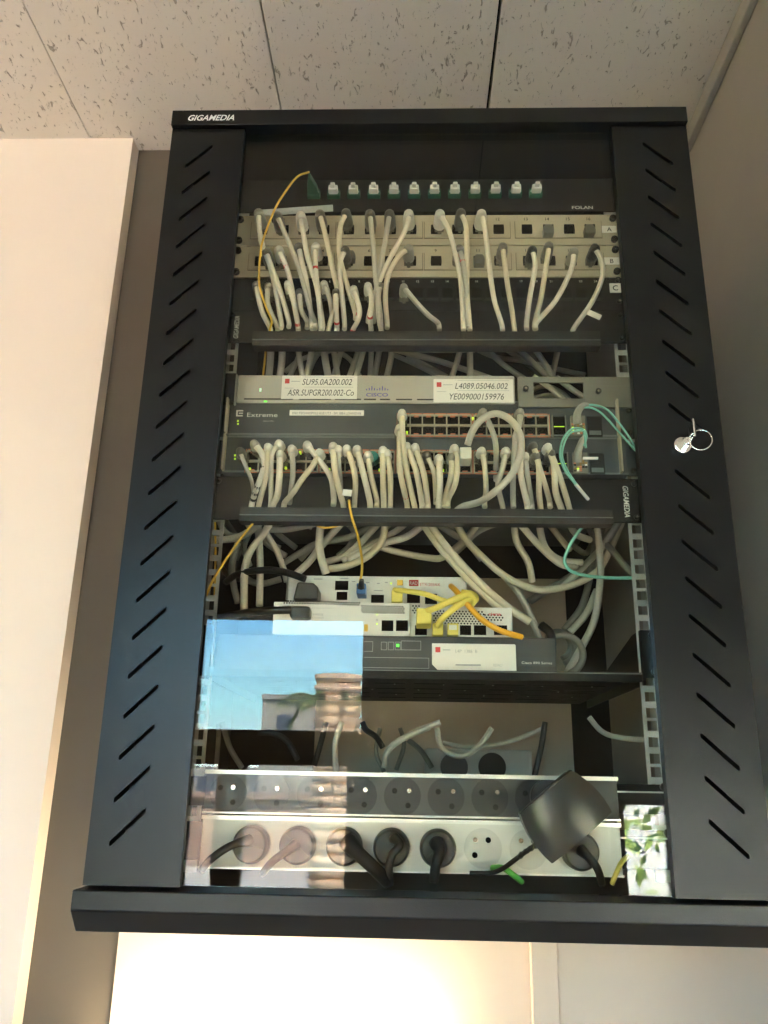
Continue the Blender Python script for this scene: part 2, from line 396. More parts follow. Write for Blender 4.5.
# ---------------------------------------------------------------- added lamps out of frame, for the wall glow and room fill
wl_ = empty('wall_fill_tube', (-.19, BACK, -.275), 'added batten light for the bright wall below the cabinet, outside the picture', 'lamp')
MB().box(-.40, .02, BACK-.03, BACK-.006, -.315, -.285).build('housing', M['white_paint'], wl_)
MB().prism([(BACK-.058+.012*math.cos(a_), -.275+.012*math.sin(a_)) for a_ in [2*math.pi*i/16 for i in range(16)]], -.385, .005, 'x').build('tube', mat('wall_fill_glow', (.9, .9, .85), .5, emit=(1, .83, .58), estr=FILL_TUBE_W), wl_)
for xx in (-.395, .015): MB().box(xx-.009, xx+.009, BACK-.072, BACK-.006, -.30, -.262).build('end_cap', M['white_paint'], wl_)
def batten(x, y, z, ln, energy, lab):  # added fill for ceiling and room, set clear of the glass reflection
    e = empty('fill_batten', (x, y, z), lab, 'lamp', None)
    MB().box(x-.05, x+.05, y-ln/2, y+ln/2, z+.035, z+.06).build('housing', M['white_paint'], e)
    for yy in (y-.3, y+.3): MB().box(x-.002, x+.002, yy-.005, yy+.005, z+.085, CEIL).build('suspension', M['steel'], e)
    MB().box(x-.04, x+.04, y-ln/2+.02, y+ln/2-.02, z, z+.035).build('diffuser', mat('fill_glow', (.9, .9, .85), .5, emit=(1, .84, .64), estr=energy), e)
    MB().box(x-.04, x+.04, y-ln/2+.02, y+ln/2-.02, z+.062, z+.085).build('diffuser', mat('fill_glow_up', (.9, .9, .85), .5, emit=(1, .84, .64), estr=energy*2.7), e)
    return e
batten(-1.9, -1.1, 0.80, 1.3, 10, 'added fill light, suspended batten left of the viewer, outside the picture')
batten(1.9, -1.5, 0.80, 1.3, 6, 'added fill light, suspended batten right of the viewer, outside the picture')

# ================================================================ cabinet
H = 0.8178
cab = empty('network_cabinet', (0, 0.2, -0.0375), 'black wall mounted network cabinet with glass door, hung on the wall under the ceiling', 'cabinet')
t = .0015
cs = MB()
cs.box(-.3, -.3+t, .012, .462, -.002, .818).box(.3-t, .3, .012, .462, -.002, .818)
cs.box(-.3, .3, -.006, .462, .8185, .8400)                       # roof tray
cs.build('case', M['black'], cab, bevel=.0012)
bb = MB().prism([(-.012, -.0025), (-.012, -.0188), (.006, -.0375), (.462, -.0375), (.462, -.0025)], -.3035, .3035, 'x')
bb.build('bottom_trim', M['bar'], cab, bevel=.0012)
bk = MB(); z0, z1, xa, xb = .02, .385, -.15, .217
bk.box(-.2985, xa, .44, .442, 0, .818).box(xb, .272, .44, .442, 0, .818).box(xa, xb, .44, .442, z1, .818).box(xa, xb, .44, .442, 0, z0)
bk.build('back_panel', M['black_in'], cab)
MB().box(.271, .2725, .100, .4395, .003, .818).build('side_liner', M['liner_sheen'], cab, label='inner side sheet on the right, its sheen painted grey beige')
MB().box(-.2725, -.271, .100, .4395, .003, .818).build('side_liner', M['black_in'], cab)
lg = MB().use(M['wprint']); a = at(188, 120.5, -.0065); b = at(234, 120.5, -.0065)
lg.text('GIGAMEDIA', a.x, a.z, -.0066, w=b.x-a.x, h=.0080, shear=.35, bold=.02).build('maker_lettering', None, cab)
# rails with square holes
def rail(xc, y0, name='mounting_rail', sgn=1):
    b = MB().use(M['steel']); hw = .0085; h = .0048; th = .002
    z = .028; k = 0; zs = []
    steps = [.015875, .015875, .0127]
    while z < .80: zs.append(z); z += steps[k % 3]; k += 1
    lo = .004
    for i, z in enumerate(zs):
        hi = (zs[i+1]+z)/2 if i+1 < len(zs) else .812
        b.box(xc-hw, xc-h, y0, y0+th, lo, hi).box(xc+h, xc+hw, y0, y0+th, lo, hi)
        b.box(xc-h, xc+h, y0, y0+th, lo, z-h).box(xc-h, xc+h, y0, y0+th, z+h, hi); lo = hi
    b.box(xc+sgn*hw-.001, xc+sgn*hw+.001, y0, y0+.03, .004, .812)
    return b.build(name, None, cab)
RY = .0835
rail(-.2290, RY, sgn=-1); rail(.2290, RY, sgn=1)
MB().box(-.2985, -.2445, .098, .102, .003, .818).build('side_filler', M['black_in'], cab)

# door -------------------------------------------------------------
door = empty('cabinet_door', (-.3, 0, 0), 'black slotted door frame around a glass pane, closing the network cabinet', 'door')
# (a door of the cabinet is one of its parts)
del door['label'], door['category']; door.name = 'door'; door.parent = cab; door.matrix_parent_inverse = Matrix.Translation(cab.location).inverted(); 
door.location = (-.3, 0, 0)
def part_of_door(o): o.matrix_parent_inverse = Matrix.Translation((.3, 0, 0)); return o
TH = .0016
def slotted(x0, x1, xs0, xs1, dirn, skip):
    b = MB().use(M['black']); ztop = .7945; pitch = .0365; hh = .0158
    def quad(p4):
        b._new([Vector((p[0], 0, p[1])) for p in p4], [(0, 1, 2, 3)])
    cells = [ztop+.002-pitch*k for k in range(22)]
    b._new([Vector(v) for v in ((x0, 0, cells[0]), (x1, 0, cells[0]), (x1, 0, H), (x0, 0, H))], [(0, 1, 2, 3)])
    b._new([Vector(v) for v in ((x0, 0, 0), (x1, 0, 0), (x1, 0, cells[21]), (x0, 0, cells[21]))], [(0, 1, 2, 3)])
    w = .0028
    for k in range(21):
        zt, zb = cells[k], cells[k+1]
        if k in skip:
            quad([(x0, zb), (x1, zb), (x1, zt), (x0, zt)]); continue
        zc = (zt+zb)/2; L_ = zc-hh; U_ = zc+hh
        if dirn > 0: hole = [(xs0, L_), (xs0+w*.6, L_), (xs1, U_-w*1.3), (xs1, U_), (xs1-w*.6, U_), (xs0, L_+w*1.3)]
        else: hole = [(xs0, U_), (xs0, U_-w*1.3), (xs1-w*.6, L_), (xs1, L_), (xs1, L_+w*1.3), (xs0+w*.6, U_)]
        if dirn > 0:
            h = hole
            quad([(x0, zb), (x1, zb), h[1], h[0]]); quad([(x1, zb), (x1, zt), h[2], h[1]]); b._new([Vector((p[0], 0, p[1])) for p in (h[2], (x1, zt), h[3])], [(0, 1, 2)])
            quad([(x1, zt), (x0, zt), h[4], h[3]]); quad([(x0, zt), (x0, zb), h[5], h[4]]); b._new([Vector((p[0], 0, p[1])) for p in (h[5], (x0, zb), h[0])], [(0, 1, 2)])
        else:
            h = hole
            quad([(x0, zt), (x0, zb), h[1], h[0]]); quad([(x0, zb), (x1, zb), h[2], h[1]]); b._new([Vector((p[0], 0, p[1])) for p in (h[2], (x1, zb), h[3])], [(0, 1, 2)])
            quad([(x1, zb), (x1, zt), h[4], h[3]]); quad([(x1, zt), (x0, zt), h[5], h[4]]); b._new([Vector((p[0], 0, p[1])) for p in (h[5], (x0, zt), h[0])], [(0, 1, 2)])
    bmesh.ops.remove_doubles(b.bm, verts=b.bm.verts, dist=1e-6)
    bmesh.ops.recalc_face_normals(b.bm, faces=b.bm.faces)
    f0 = b.bm.faces[:]
    if f0 and f0[0].normal.y > 0: bmesh.ops.reverse_faces(b.bm, faces=f0)
    r = bmesh.ops.extrude_face_region(b.bm, geom=f0)
    bmesh.ops.translate(b.bm, verts=[g for g in r['geom'] if isinstance(g, bmesh.types.BMVert)], vec=(0, TH, 0))
    b.box(x0, x0+TH, TH, .011, 0, H).box(x1-TH, x1, TH, .008, 0, H)
    return b
part_of_door(slotted(-.2995, -.2140, -.2800, -.2500, 1, ()).build('slotted_frame', None, door))
part_of_door(slotted(.2140, .2995, .2480, .2800, -1, (10,)).build('slotted_frame', None, door))
part_of_door(MB().box(-.219, .219, .0082, .0112, .0005, H-.001).build('glass_pane', M['glass'], door))
ck = at(681, 447, 0)
lk = part_of_door(MB().cyl((ck.x, ck.z), .0085, -.006, .012, 'y', 32, .0085).cyl((ck.x, ck.z), .0075, -.0068, -.006, 'y', 32).build('lock_cylinder', M['chrome'], door, bevel=.0004))
key = empty('door_key', (ck.x, -.007, ck.z), 'small steel key with a split ring, stuck in the cabinet door lock', 'key')
MB().box(ck.x+.0035, ck.x+.0050, -.030, -.0165, ck.z-.001, ck.z+.018).box(ck.x-.0006, ck.x+.0044, -.0175, -.0065, ck.z-.0036, ck.z+.0036).build('key_blade', M['chrome'], key, bevel=.0005)
MB().prism([(-.020+.009*math.cos(q_), ck.z+.010+.0095*math.sin(q_)) for q_ in [2*math.pi*i/20 for i in range(20)]], ck.x+.0052, ck.x+.0065, 'x').build('key_bow', M['black_pl'], key)
MB().torus((ck.x+.0105, -.0265, ck.z-.0035), .0105, .0006, Matrix.Rotation(R(-14), 3, 'Z')).build('split_ring', M['chrome'], key)

# ================================================================ rack equipment
Y0 = .0812           # front face of the mounted plates
def screw(b, x, z, Y=Y0-.002, r=.0042, m=None):
    b.use(m or M['black_pl']).cyl((x, z), r, Y-.0035, Y, 'y', 16, r)
    b.use(M['chrome']).box(x-.0016, x+.0016, Y-.0039, Y-.0034, z-.0005, z+.0005).box(x-.0005, x+.0005, Y-.0039, Y-.0034, z-.0016, z+.0016)
def screws(parent, pts, Y=Y0-.002, r=.0042):
    for x, z in pts:
        b = MB(); screw(b, x, z, Y, r); b.build('screw', None, parent)

# fibre panel -------------------------------------------------------
fp = empty('fibre_patch_panel', (0, Y0, .762), 'black fibre patch panel with green ports, mounted above the beige panels', 'patch panel')
MB().box(-.2365, .2365, Y0-.002, Y0, .762, .8105).build('face_plate', M['black_in'], fp, bevel=.0006)
MB().box(-.215, .215, Y0, .30, .764, .806).build('housing', M['black_in'], fp)
pb = MB().use(M['wprint']); a = at(572, 209, Y0-.0022); b_ = at(593, 209, Y0-.0022)
pb.text('F\u25cfLAN' if False else 'FOLAN', a.x, a.z, Y0-.0022, w=b_.x-a.x, h=.0046, bold=.02).build('lettering', None, fp)
x0 = at(313, 197, Y0).x; xs_ = [at(334+20.13*k, 197, Y0-.002).x for k in range(11)]
for k in range(11):
    xc = xs_[0]+(xs_[10]-xs_[0])*k/10*1.0 if k else xs_[0]
for k in range(-1, 11):
    xc = xs_[0]+(xs_[10]-xs_[0])*k/10.0*1.0
    zc = .7865
    ad = MB().use(M['green']).box(xc-.0078, xc+.0078, Y0-.009, Y0-.002, zc-.005, zc+.004)
    ad.use(M['cap']).cyl((xc-.0062, zc), .0007, Y0-.0094, Y0-.009, 'y', 8).cyl((xc+.0062, zc), .0007, Y0-.0094, Y0-.009, 'y', 8)
    ad.build('fibre_port', None, fp)
for k in range(0, 11):
    xc = xs_[0]+(xs_[10]-xs_[0])*k/10.0; zc = .7865
    c = MB().box(xc-.0056, xc+.0056, Y0-.0185, Y0-.0095, zc-.0040, zc+.0030).box(xc-.0028, xc+.0028, Y0-.0245, Y0-.0185, zc-.002, zc+.002)
    c.build('dust_cap', M['cap'], fp, bevel=.0006)
tg = MB().use(M['bluetag']); a = at(262, 213, .060); b_ = at(333, 208, .060)
ang = math.atan2(b_.z-a.z, b_.x-a.x); ln = (b_-a).length
mt = Matrix.Translation((a.x, .060, a.z)) @ Matrix.Rotation(-ang, 4, 'Y')
tg.box(0, ln, -.0004, .0004, -.0046, .0046, mt)
tg.use(M['gline'])
for k in range(26):
    if k in (5, 12, 19): continue
    tg.box(.008+k*.0022, .0094+k*.0022, -.0008, -.0004, -.0014, .0012, mt)
tg.use(M['black_in']).box(.01, .02, .0005, .021, -.002, .002, mt)
tag(tg.build('label_strip', None), 'pale blue grey label strip hanging below the leftmost green fibre port', 'label')

# patch panels A and B ------------------------------------------------
PX = []
A0, A15 = -.1995, .1987
gsp = [0, .0262, .0516, .0768]
gx = [-.2008, -.0938, .0132, .1240]
for g in gx: PX += [g+d_*(.995) for d_ in gsp]
def beige_panel(zb, row, lab, letter):
    e = empty('patch_panel', (0, Y0, zb), lab, 'patch panel')
    nb = MB().use(M['beige']).box(-.2395, .2395, Y0-.002, Y0, zb+.0008, zb+.0440).use(M['ink'])
    for i, x in enumerate(PX):
        nb.text(str(i+1), x-.0006, zb+.0358, Y0-.00225, h=.0042, align='c', bold=.012)
    nb.build('face_plate', None, e)
    zc = zb+.0222
    for gi in range(4):
        a = gx[gi]-.0148; b2 = gx[gi]+.0768+.0142
        b = MB().use(M['beige_d']).box(a, b2, Y0-.0025, Y0-.002, zc-.0125, zc+.0120)
        b.use(M['beige']).box(a+.0008, b2-.0008, Y0-.0035, Y0-.0025, zc-.0117, zc+.0112)
        b.build('port_module', None, e)
    for i, x in enumerate(PX):
        b = MB().use(M['void']).prism([(x-.0062, zc-.0068), (x+.0062, zc-.0068), (x+.0066, zc-.002), (x+.0062, zc+.0066), (x-.0062, zc+.0066), (x-.0066, zc-.002)], Y0-.0040, Y0-.0033)
        b.build('port', None, e)
    lb = MB().use(M['tag']).box(.2150, .2325, Y0-.0030, Y0-.002, zb+.0175, zb+.0270)
    lb.use(M['ink']).text(letter, .2238, zb+.0190, Y0-.0032, h=.006, align='c', bold=.01); lb.build('letter_label', None, e)
    screws(e, [(.2290, zb+.0375), (.2290, zb+.0072), (-.2290, zb+.0375), (-.2290, zb+.0072)])
    MB().box(-.215, .215, Y0, Y0+.03, zb+.003, zb+.040).build('rear_block', M['beige'], e)
    return e
ZA, ZB, ZC = .7130, .6680, .6225
beige_panel(ZA, 0, 'upper beige sixteen port patch panel marked A under the fibre panel', 'A')
beige_panel(ZB, 1, 'lower beige sixteen port patch panel marked B above the black panel', 'B')
# black panel C
pc = empty('patch_panel', (0, Y0, ZC), 'black twenty four port patch panel marked C below the beige panels', 'patch panel')
xc24 = [-.2030+i*.01765 for i in range(24)]
nb = MB().use(M['black_in']).box(-.2395, .2395, Y0-.002, Y0, ZC, ZC+.0445).use(M['wprint'])
for i, x in enumerate(xc24):
    nb.text(str(i+1), x, ZC+.0385, Y0-.0022, h=.0030, align='c', bold=.012)
nb.build('face_plate', None, pc)
for i, x in enumerate(xc24):
    MB().use(M['void']).box(x-.006, x+.006, Y0-.0027, Y0-.002, ZC+.017, ZC+.030).use(M['black_pl']).box(x-.007, x+.007, Y0-.004, Y0-.002, ZC+.013, ZC+.0165).build('port', None, pc)
MB().box(-.215, .215, Y0, Y0+.03, ZC+.003, ZC+.041).build('rear_block', M['black_in'], pc)
lb = MB().use(M['tag']).box(.2190, .2320, Y0-.0030, Y0-.002, ZC+.0240, ZC+.0365)
lb.use(M['ink']).text('C', .2255, ZC+.0268, Y0-.0032, h=.007, align='c', bold=.015); lb.build('letter_label', None, pc)
lb = MB().use(M['tag']).box(-.2400, -.2320, Y0-.0030, Y0-.002, ZC+.0240, ZC+.0365)
lb.use(M['ink']).text('C', -.2360, ZC+.0268, Y0-.0032, h=.006, align='c', bold=.015); lb.build('letter_label', None, pc)
screws(pc, [(.2290, ZC+.0120), (.2290, ZC+.0410)], r=.003)

def manager(zb, zt, ztop_cover, zbot_cover, lab, lx, yc=.064):
    e = empty('cable_manager', (0, Y0, zb), lab, 'cable manager')
    MB().box(-.2395, .2395, Y0-.002, Y0, zb, zt).build('back_plate', M['black_in'], e, bevel=.0008)
    b = MB().box(-.200, .200, yc, yc+.0025, zbot_cover, ztop_cover)
    b.box(-.200, .200, yc+.0025, Y0-.002, zbot_cover, zbot_cover+.002)
    b.box(-.200, -.197, yc+.0025, Y0-.002, zbot_cover, ztop_cover).box(.197, .200, yc+.0025, Y0-.002, zbot_cover, ztop_cover)
    b.build('front_cover', M['black_pl'], e, bevel=.0006)
    MB().box(-.2, .2, yc-.0010, yc, zbot_cover+.0068, zbot_cover+.0078).build('cover_highlight', M['slate_l'], e)  # lighter grey strip paints the highlight line along the cover
    for k in range(17):
        x = -.192+k*.024
        MB().box(x-.004, x+.004, yc+.0026, Y0-.0022, zbot_cover+.0021, zbot_cover+.0035).build('finger', M['black_pl'], e)
    l1 = MB().use(M['wprint']); l1.text('GIGAMEDIA', lx[0], lx[1], Y0-.0022, w=lx[2], h=.0060, rotz=lx[3], bold=.015, shear=.2).build('maker_lettering', None, e)
    screws(e, [(.2290, zb+.006), (.2290, zt-.006), (-.2290, zt-.006)], r=.003)
    return e
manager(.5795, .6222, at(400, 331, .064).z, at(400, 345.5, .064).z, 'upper black cable management bar under the black patch panel', (-.2205, .5850, .030, R(90)))
manager(.3610, .4115, at(400, 508, .064).z, at(400, 522.5, .064).z, 'lower black cable management bar under the two switches', (.2165, .4030, .036, R(-90)))

# Cisco switch --------------------------------------------------------
YC = .066
ci = empty('rack_router', (0, YC, .5025), 'silver rack router with two handwritten stickers above the slate switches', 'router')
cx0, cx1 = at(237, 390, YC).x, at(515, 390, YC).x
cz0, cz1 = at(376, 403, YC).z, at(376, 375, YC).z
MB().box(cx0, cx1, YC, YC+.0035, cz0, cz1).build('front_bezel', M['silver'], ci, bevel=.002)
MB().box(cx0+.004, cx1, YC+.0035, .34, .5015, cz1-.001).build('body', M['bracket'], ci)
gb = MB().use(M['ink'])
for a, b in ((244, 293), (299, 331), (335, 361), (364, 376), (380, 390), (396, 412), (417, 447), (452, 500)):
    gb.box(at(a, 400, YC).x, at(b, 400, YC).x, YC-.0003, YC, cz0+.0036, cz0+.0052)
gb.use(M['gline']).text('2900 SERIES', at(247, 380, YC).x, at(247, 381, YC).z, YC-.0003, w=.022, h=.0016)
gb.build('vent_slots', None, ci)
def sticker(par, px0, px1, py0, py1, Y, lines, sl=0.0, name='sticker'):
    a = at(px0, py1, Y); b = at(px1, py0, Y)
    s = MB().use(M['tag']).box(a.x, b.x, Y-.0005, Y, a.z, b.z)
    w, h = b.x-a.x, b.z-a.z; Yt = Y-.0007
    s.use(M['red']).box(a.x+w*.04, a.x+w*.10, Yt, Yt+.0002, a.z+h*.66, a.z+h*.86)
    s.use(M['gline']).box(a.x+w*.12, a.x+w*.24, Yt, Yt+.0002, a.z+h*.74, a.z+h*.765)
    s.box(a.x+w*.3, a.x+w*.95, Yt, Yt+.0002, a.z+h*.93, a.z+h*.945).box(a.x+w*.04, a.x+w*.16, Yt, Yt+.0002, a.z+h*.45, a.z+h*.465).box(a.x+w*.3, a.x+w*.95, Yt, Yt+.0002, a.z+h*.50, a.z+h*.512)
    s.use(M['ink'])
    for (tx, fx, fz, fw, fh) in lines:
        s.text(tx, a.x+w*fx, a.z+h*fz, Yt, w=w*fw, h=h*fh, shear=.25)
    return s.build(name, None, par)
sticker(ci, 281, 357.5, 376, 399, YC, [('SU95.0A200.002', .27, .60, .66, .27), ('ASR.SUPGR200.002-Co', .08, .14, .88, .27)])
sticker(ci, 433.5, 513, 379.5, 402.5, YC, [('L4089.05046.002', .27, .58, .66, .26), ('YE009000159976', .20, .12, .68, .27)])
lb = MB().use(M['lineblue'])
a = at(366, 396.5, YC); b = at(388, 396.5, YC); w = b.x-a.x
lb.text('CISCO', a.x, a.z, YC-.0003, w=w, h=.0042, bold=.02)
for k, hh in enumerate((.35, .6, 1, .6, .35, .6, 1, .6, .35)):
    x = a.x+w*(.02+.96*k/8); lb.box(x-.0006, x+.0006, YC-.0004, YC-.0002, a.z+.0075-.003*hh*.0, a.z+.0075+.0052*hh)
lb.build('maker_logo', None, ci)
q = at(260.5, 390, YC); MB().box(q.x-.001, q.x+.001, YC-.0006, YC, q.z-.002, q.z+.002).build('status_light', M['led_t'], ci)
q = at(265.5, 401.5, YC); MB().box(q.x-.0018, q.x+.0018, YC-.0006, YC, q.z-.0008, q.z+.0008).build('status_light', M['led_g'], ci)
# right bracket with a window
bx0, bx1 = at(518, 390, YC).x, .2395; bz0, bz1 = at(560, 407, YC).z, at(560, 377, YC).z
wx0, wx1 = at(533, 390, YC+.004).x, at(583, 390, YC+.004).x; wz0, wz1 = bz0+.0105, bz1-.0065
b = MB().use(M['bracket']); y0, y1 = YC, YC+.003
b.box(bx0, wx0, y0, y1, bz0, bz1).box(wx1, bx1, y0, y1, bz0, bz1).box(wx0, wx1, y0, y1, bz0, wz0).box(wx0, wx1, y0, y1, wz1, bz1)
b.build('bracket', None, ci)
screws(ci, [(bx0+.0085, (bz0+bz1)/2+.003), (at(598, 392, y0).x, (bz0+bz1)/2)], Y=y0, r=.0032)
MB().box(at(224, 390, .070).x, cx0-.003, .0665, .0690, cz0-.002, cz1+.002).build('bracket', M['black_in'], ci)
MB().box(cx0-.0028, cx0-.0008, YC+.001, .075, cz0-.002, cz1+.001).build('bracket_edge', M['silver'], ci)

# Extreme switches ------------------------------------------------------
YE = .070
def port_block(e, x0, x1, z0, z1, ncol, name='port_block'):
    b = MB().use(M['void']).box(x0, x1, YE-.0012, YE, z0, z1)
    w = (x1-x0)/ncol; zm = (z0+z1)/2
    b.use(M['grid'])
    for k in range(ncol+1): b.box(x0+k*w-.0007, x0+k*w+.0007, YE-.0042, YE-.0012, z0, z1)
    b.box(x0, x1, YE-.0042, YE-.0012, zm-.0012, zm+.0012).box(x0, x1, YE-.0042, YE-.0012, z0-.0008, z0+.0006).box(x0, x1, YE-.0042, YE-.0012, z1-.0006, z1+.0008)
    b.use(M['coral'])
    for k in range(ncol):
        xm = x0+(k+.5)*w
        b.box(xm-w*.45, xm+w*.45, YE-.0044, YE-.0040, z0-.0022, z0-.0008).box(xm-w*.45, xm+w*.45, YE-.0044, YE-.0040, z1+.0008, z1+.0020)
        b.box(xm-w*.2, xm+w*.2, YE-.0044, YE-.0016, z0+.0006, z0+.0020).box(xm-w*.2, xm+w*.2, YE-.0044, YE-.0016, z1-.0020, z1-.0006)
    b.box(x0-.0014, x0-.0007, YE-.0044, YE-.003, z0-.002, z1+.002).box(x1+.0007, x1+.0014, YE-.0044, YE-.003, z0-.002, z1+.002)
    b.use(M['gold'])
    for k in range(ncol):
        xm = x0+(k+.5)*w; b.box(xm-w*.16, xm+w*.16, YE-.0016, YE-.0011, z0+.0022, z0+.0030)
    return b.build(name, None, e)
def switch(zb, zt, lab, blocks, pz):
    e = empty('network_switch', (0, YE, zb), lab, 'switch')
    xl, xr = at(226, (405+441)/2, YE).x, .2215
    MB().box(xl, xr, YE, .36, zb, zt).build('body', M['slate'], e, bevel=.001)
    MB().box(xl, xr, YE-.0012, YE, zb, zb+.0022).box(xl, xr, YE-.0012, YE, zt-.0016, zt).build('edge_trim', M['slate_l'], e)
    for s in (-1, 1):
        MB().box(s*.2395 if s < 0 else .2225, s*.2225 if s < 0 else .2395, Y0-.0035, Y0-.0015, zb+.002, zt-.002).build('ear', M['slate'], e)
    MB().box(-.2235, -.2215, YE-.010, YE+.01, zb+.001, zt-.001).build('ear_edge', M['beige'], e)
    MB().box(.2120, .2140, YE-.010, YE-.001, zb+.001, zt-.001).build('ear_edge', M['beige'], e)
    for (a, b, n) in blocks: port_block(e, a, b, pz[0], pz[1], n)
    s0 = at(553, 430, YE).x
    c = MB().use(M['void']).box(s0, s0+.0135, YE-.001, YE, pz[0], pz[1]).use(M['bracket'])
    c.box(s0-.0012, s0, YE-.003, YE, pz[0]-.001, pz[1]+.001).box(s0+.0135, s0+.0147, YE-.003, YE, pz[0]-.001, pz[1]+.001).use(M['led_y']).box(s0+.001, s0+.0125, YE-.0016, YE-.001, (pz[0]+pz[1])/2-.0004, (pz[0]+pz[1])/2+.0004)
    c.build('fibre_slot', None, e)
    s1 = at(571, 430, YE).x
    c = MB().use(M['bracket']).box(s1-.0005, s1+.0155, YE-.004, YE, pz[0], pz[1])
    for r_ in range(6):
        for q_ in range(5):
            if random.random() < .7:
                m_ = random.choice(['gold', 'gold', 'led_y', 'void', 'coral', 'cap'])
                c.use(M[m_]); c.box(s1+q_*.003, s1+.0024+q_*.003, YE-.0050, YE-.004, pz[0]+.002+r_*.0022, pz[0]+.0036+r_*.0022)
    c.build('transceiver_cage', None, e)
    c = MB().use(M['black_in']).box(s1+.018, s1+.034, YE-.002, YE, pz[0], pz[1]).use(M['slate_l']).box(s1+.0195, s1+.0325, YE-.0026, YE-.002, pz[0]+.002, pz[0]+.007)
    c.build('module_cover', None, e)
    screws(e, [(.2290, zb+.008), (.2290, zt-.008)], r=.003)
    return e
b1 = [(at(398, 427, YE).x, at(471, 427, YE).x, 6), (at(474, 427, YE).x, at(548, 427, YE).x, 6)]
s1_ = switch(.4572, .5002, 'upper slate switch with bare left half, directly under the silver router', b1, (at(430, 436.5, YE).z, at(430, 416.5, YE).z))
b2 = [(at(247, 465, YE).x, at(318, 465, YE).x, 6), (at(321, 465, YE).x, at(394, 465, YE).x, 6), (at(397, 465, YE).x, at(471, 465, YE).x, 6), (at(474, 465, YE).x, at(549, 465, YE).x, 6)]
s2_ = switch(.4125, .4562, 'lower slate switch filled with ports and white cables above the lower management bar', b2, (at(430, 473.5, YE).z, at(430, 453, YE).z))
lb = MB().use(M['wprint']); a = at(247, 417, YE); b = at(277.5, 417, YE)
lb.text('Extreme', a.x, a.z, YE-.0004, w=b.x-a.x, h=.0054); lb.text('networks', at(263, 421, YE).x, at(263, 421.5, YE).z, YE-.0004, w=.012, h=.0012)
a = at(236, 416.5, YE); s_ = .0078
lb.box(a.x, a.x+.0018, YE-.0005, YE-.0003, a.z, a.z+s_).box(a.x, a.x+s_, YE-.0005, YE-.0003, a.z, a.z+.0016).box(a.x+.002, a.x+s_, YE-.0005, YE-.0003, a.z+s_-.0016, a.z+s_).box(a.x+.003, a.x+s_, YE-.0005, YE-.0003, a.z+.0032, a.z+.0046)
lb.build('maker_lettering', None, s1_)
a = at(289.5, 415.5, YE); b = at(364, 410.5, YE)
lb = MB().use(M['tag']).box(a.x, b.x, YE-.0006, YE, a.z, b.z); lb.use(M['ink']).text('OSU.TECHNOPOLE.RUE.UT3 - SW.1BE4.LONNENE6', a.x+.003, a.z+.0012, YE-.0008, w=(b.x-a.x)*.93, h=(b.z-a.z)*.45).build('name_strip', None, s1_)
for sx, pts in ((s1_, ((238, 421), (238, 424))), (s2_, ((235, 455.5), (235, 459)))):
    for px, py in pts:
        q = at(px, py, YE); MB().box(q.x-.0009, q.x+.0009, YE-.0008, YE, q.z-.0009, q.z+.0009).build('status_light', M['led_y'], sx)

# ---------------------------------------------------------------- front cables
CR = .0030
def port_cable(pts, label, group, m='cable', boot='boot_w', r=CR, yp=Y0, ymid=.046, yend=.0735, bump=.034, marks=(), plug=True, bs=1.0, blen=.016, ink=(), ext=5):
    """pts: pixel path; the first point is the boot nose that stands bump in front of the port plate"""
    ys = []
    n = len(pts)
    for i in range(n):
        f = i/(n-1)
        if i == 0: ys.append(yp-bump)
        else:
            g = max(0, (f-.35)/.65); ys.append(ymid*(1-g*g)+yend*g*g)
    ys[1] = min(ys[1], yp-bump+.002) if n > 3 else ys[1]
    P = [at(px, py, y) for (px, py), y in zip(pts, ys)]
    if ext:
        d = (P[-1]-P[-2]).normalized(); P.append(P[-1]+Vector((d.x*.3, .0, -1)).normalized()*ext*.001*2)
    nose = P[0]; root = Vector((nose.x, yp-.0045, nose.z-.0005))
    path = [nose+Vector((0, .010, .0)), nose+Vector((0, .001, -.0004))]+P[1:]
    b = MB().use(M[m]).tube(path, r, 8, 4)
    o = b.build('network_cable'); tag(o, label, 'cable', group)
    bb = MB()
    L = blen
    bb.tube([nose+Vector((0, L, 0)), nose+Vector((0, L*.5, 0)), nose+Vector((0, 0, 0)), nose+(P[1]-nose).normalized()*.0045+Vector((0, -.0006, 0))], 0, 10, 2, radii=[q_*bs for q_ in (.0057, .0054, .0046, .0036)])
    bb.build('boot', M[boot], o)
    if plug:
        y1 = yp-.0045
        MB().box(nose.x-.0056, nose.x+.0056, nose.y+L-.001, y1, nose.z-.0040, nose.z+.0040).box(nose.x-.0022, nose.x+.0022, nose.y+L-.003, y1, nose.z-.0065, nose.z-.0050).build('plug', M['plug'], o, bevel=.0006)
    # pen marks printed round the jacket
    for fr, mm in list(marks)+list(ink):
        k = max(1, min(len(path)-2, int(fr*(len(path)-1)))); t_ = fr*(len(path)-1)-k
        p = path[k].lerp(path[k+1], max(0, min(1, t_))); d = (path[k+1]-path[k]).normalized()
        MB().tube([p-d*.0018, p+d*.0018], r*1.05, 8, 1).build('pen_mark', M[mm], o)
    return o

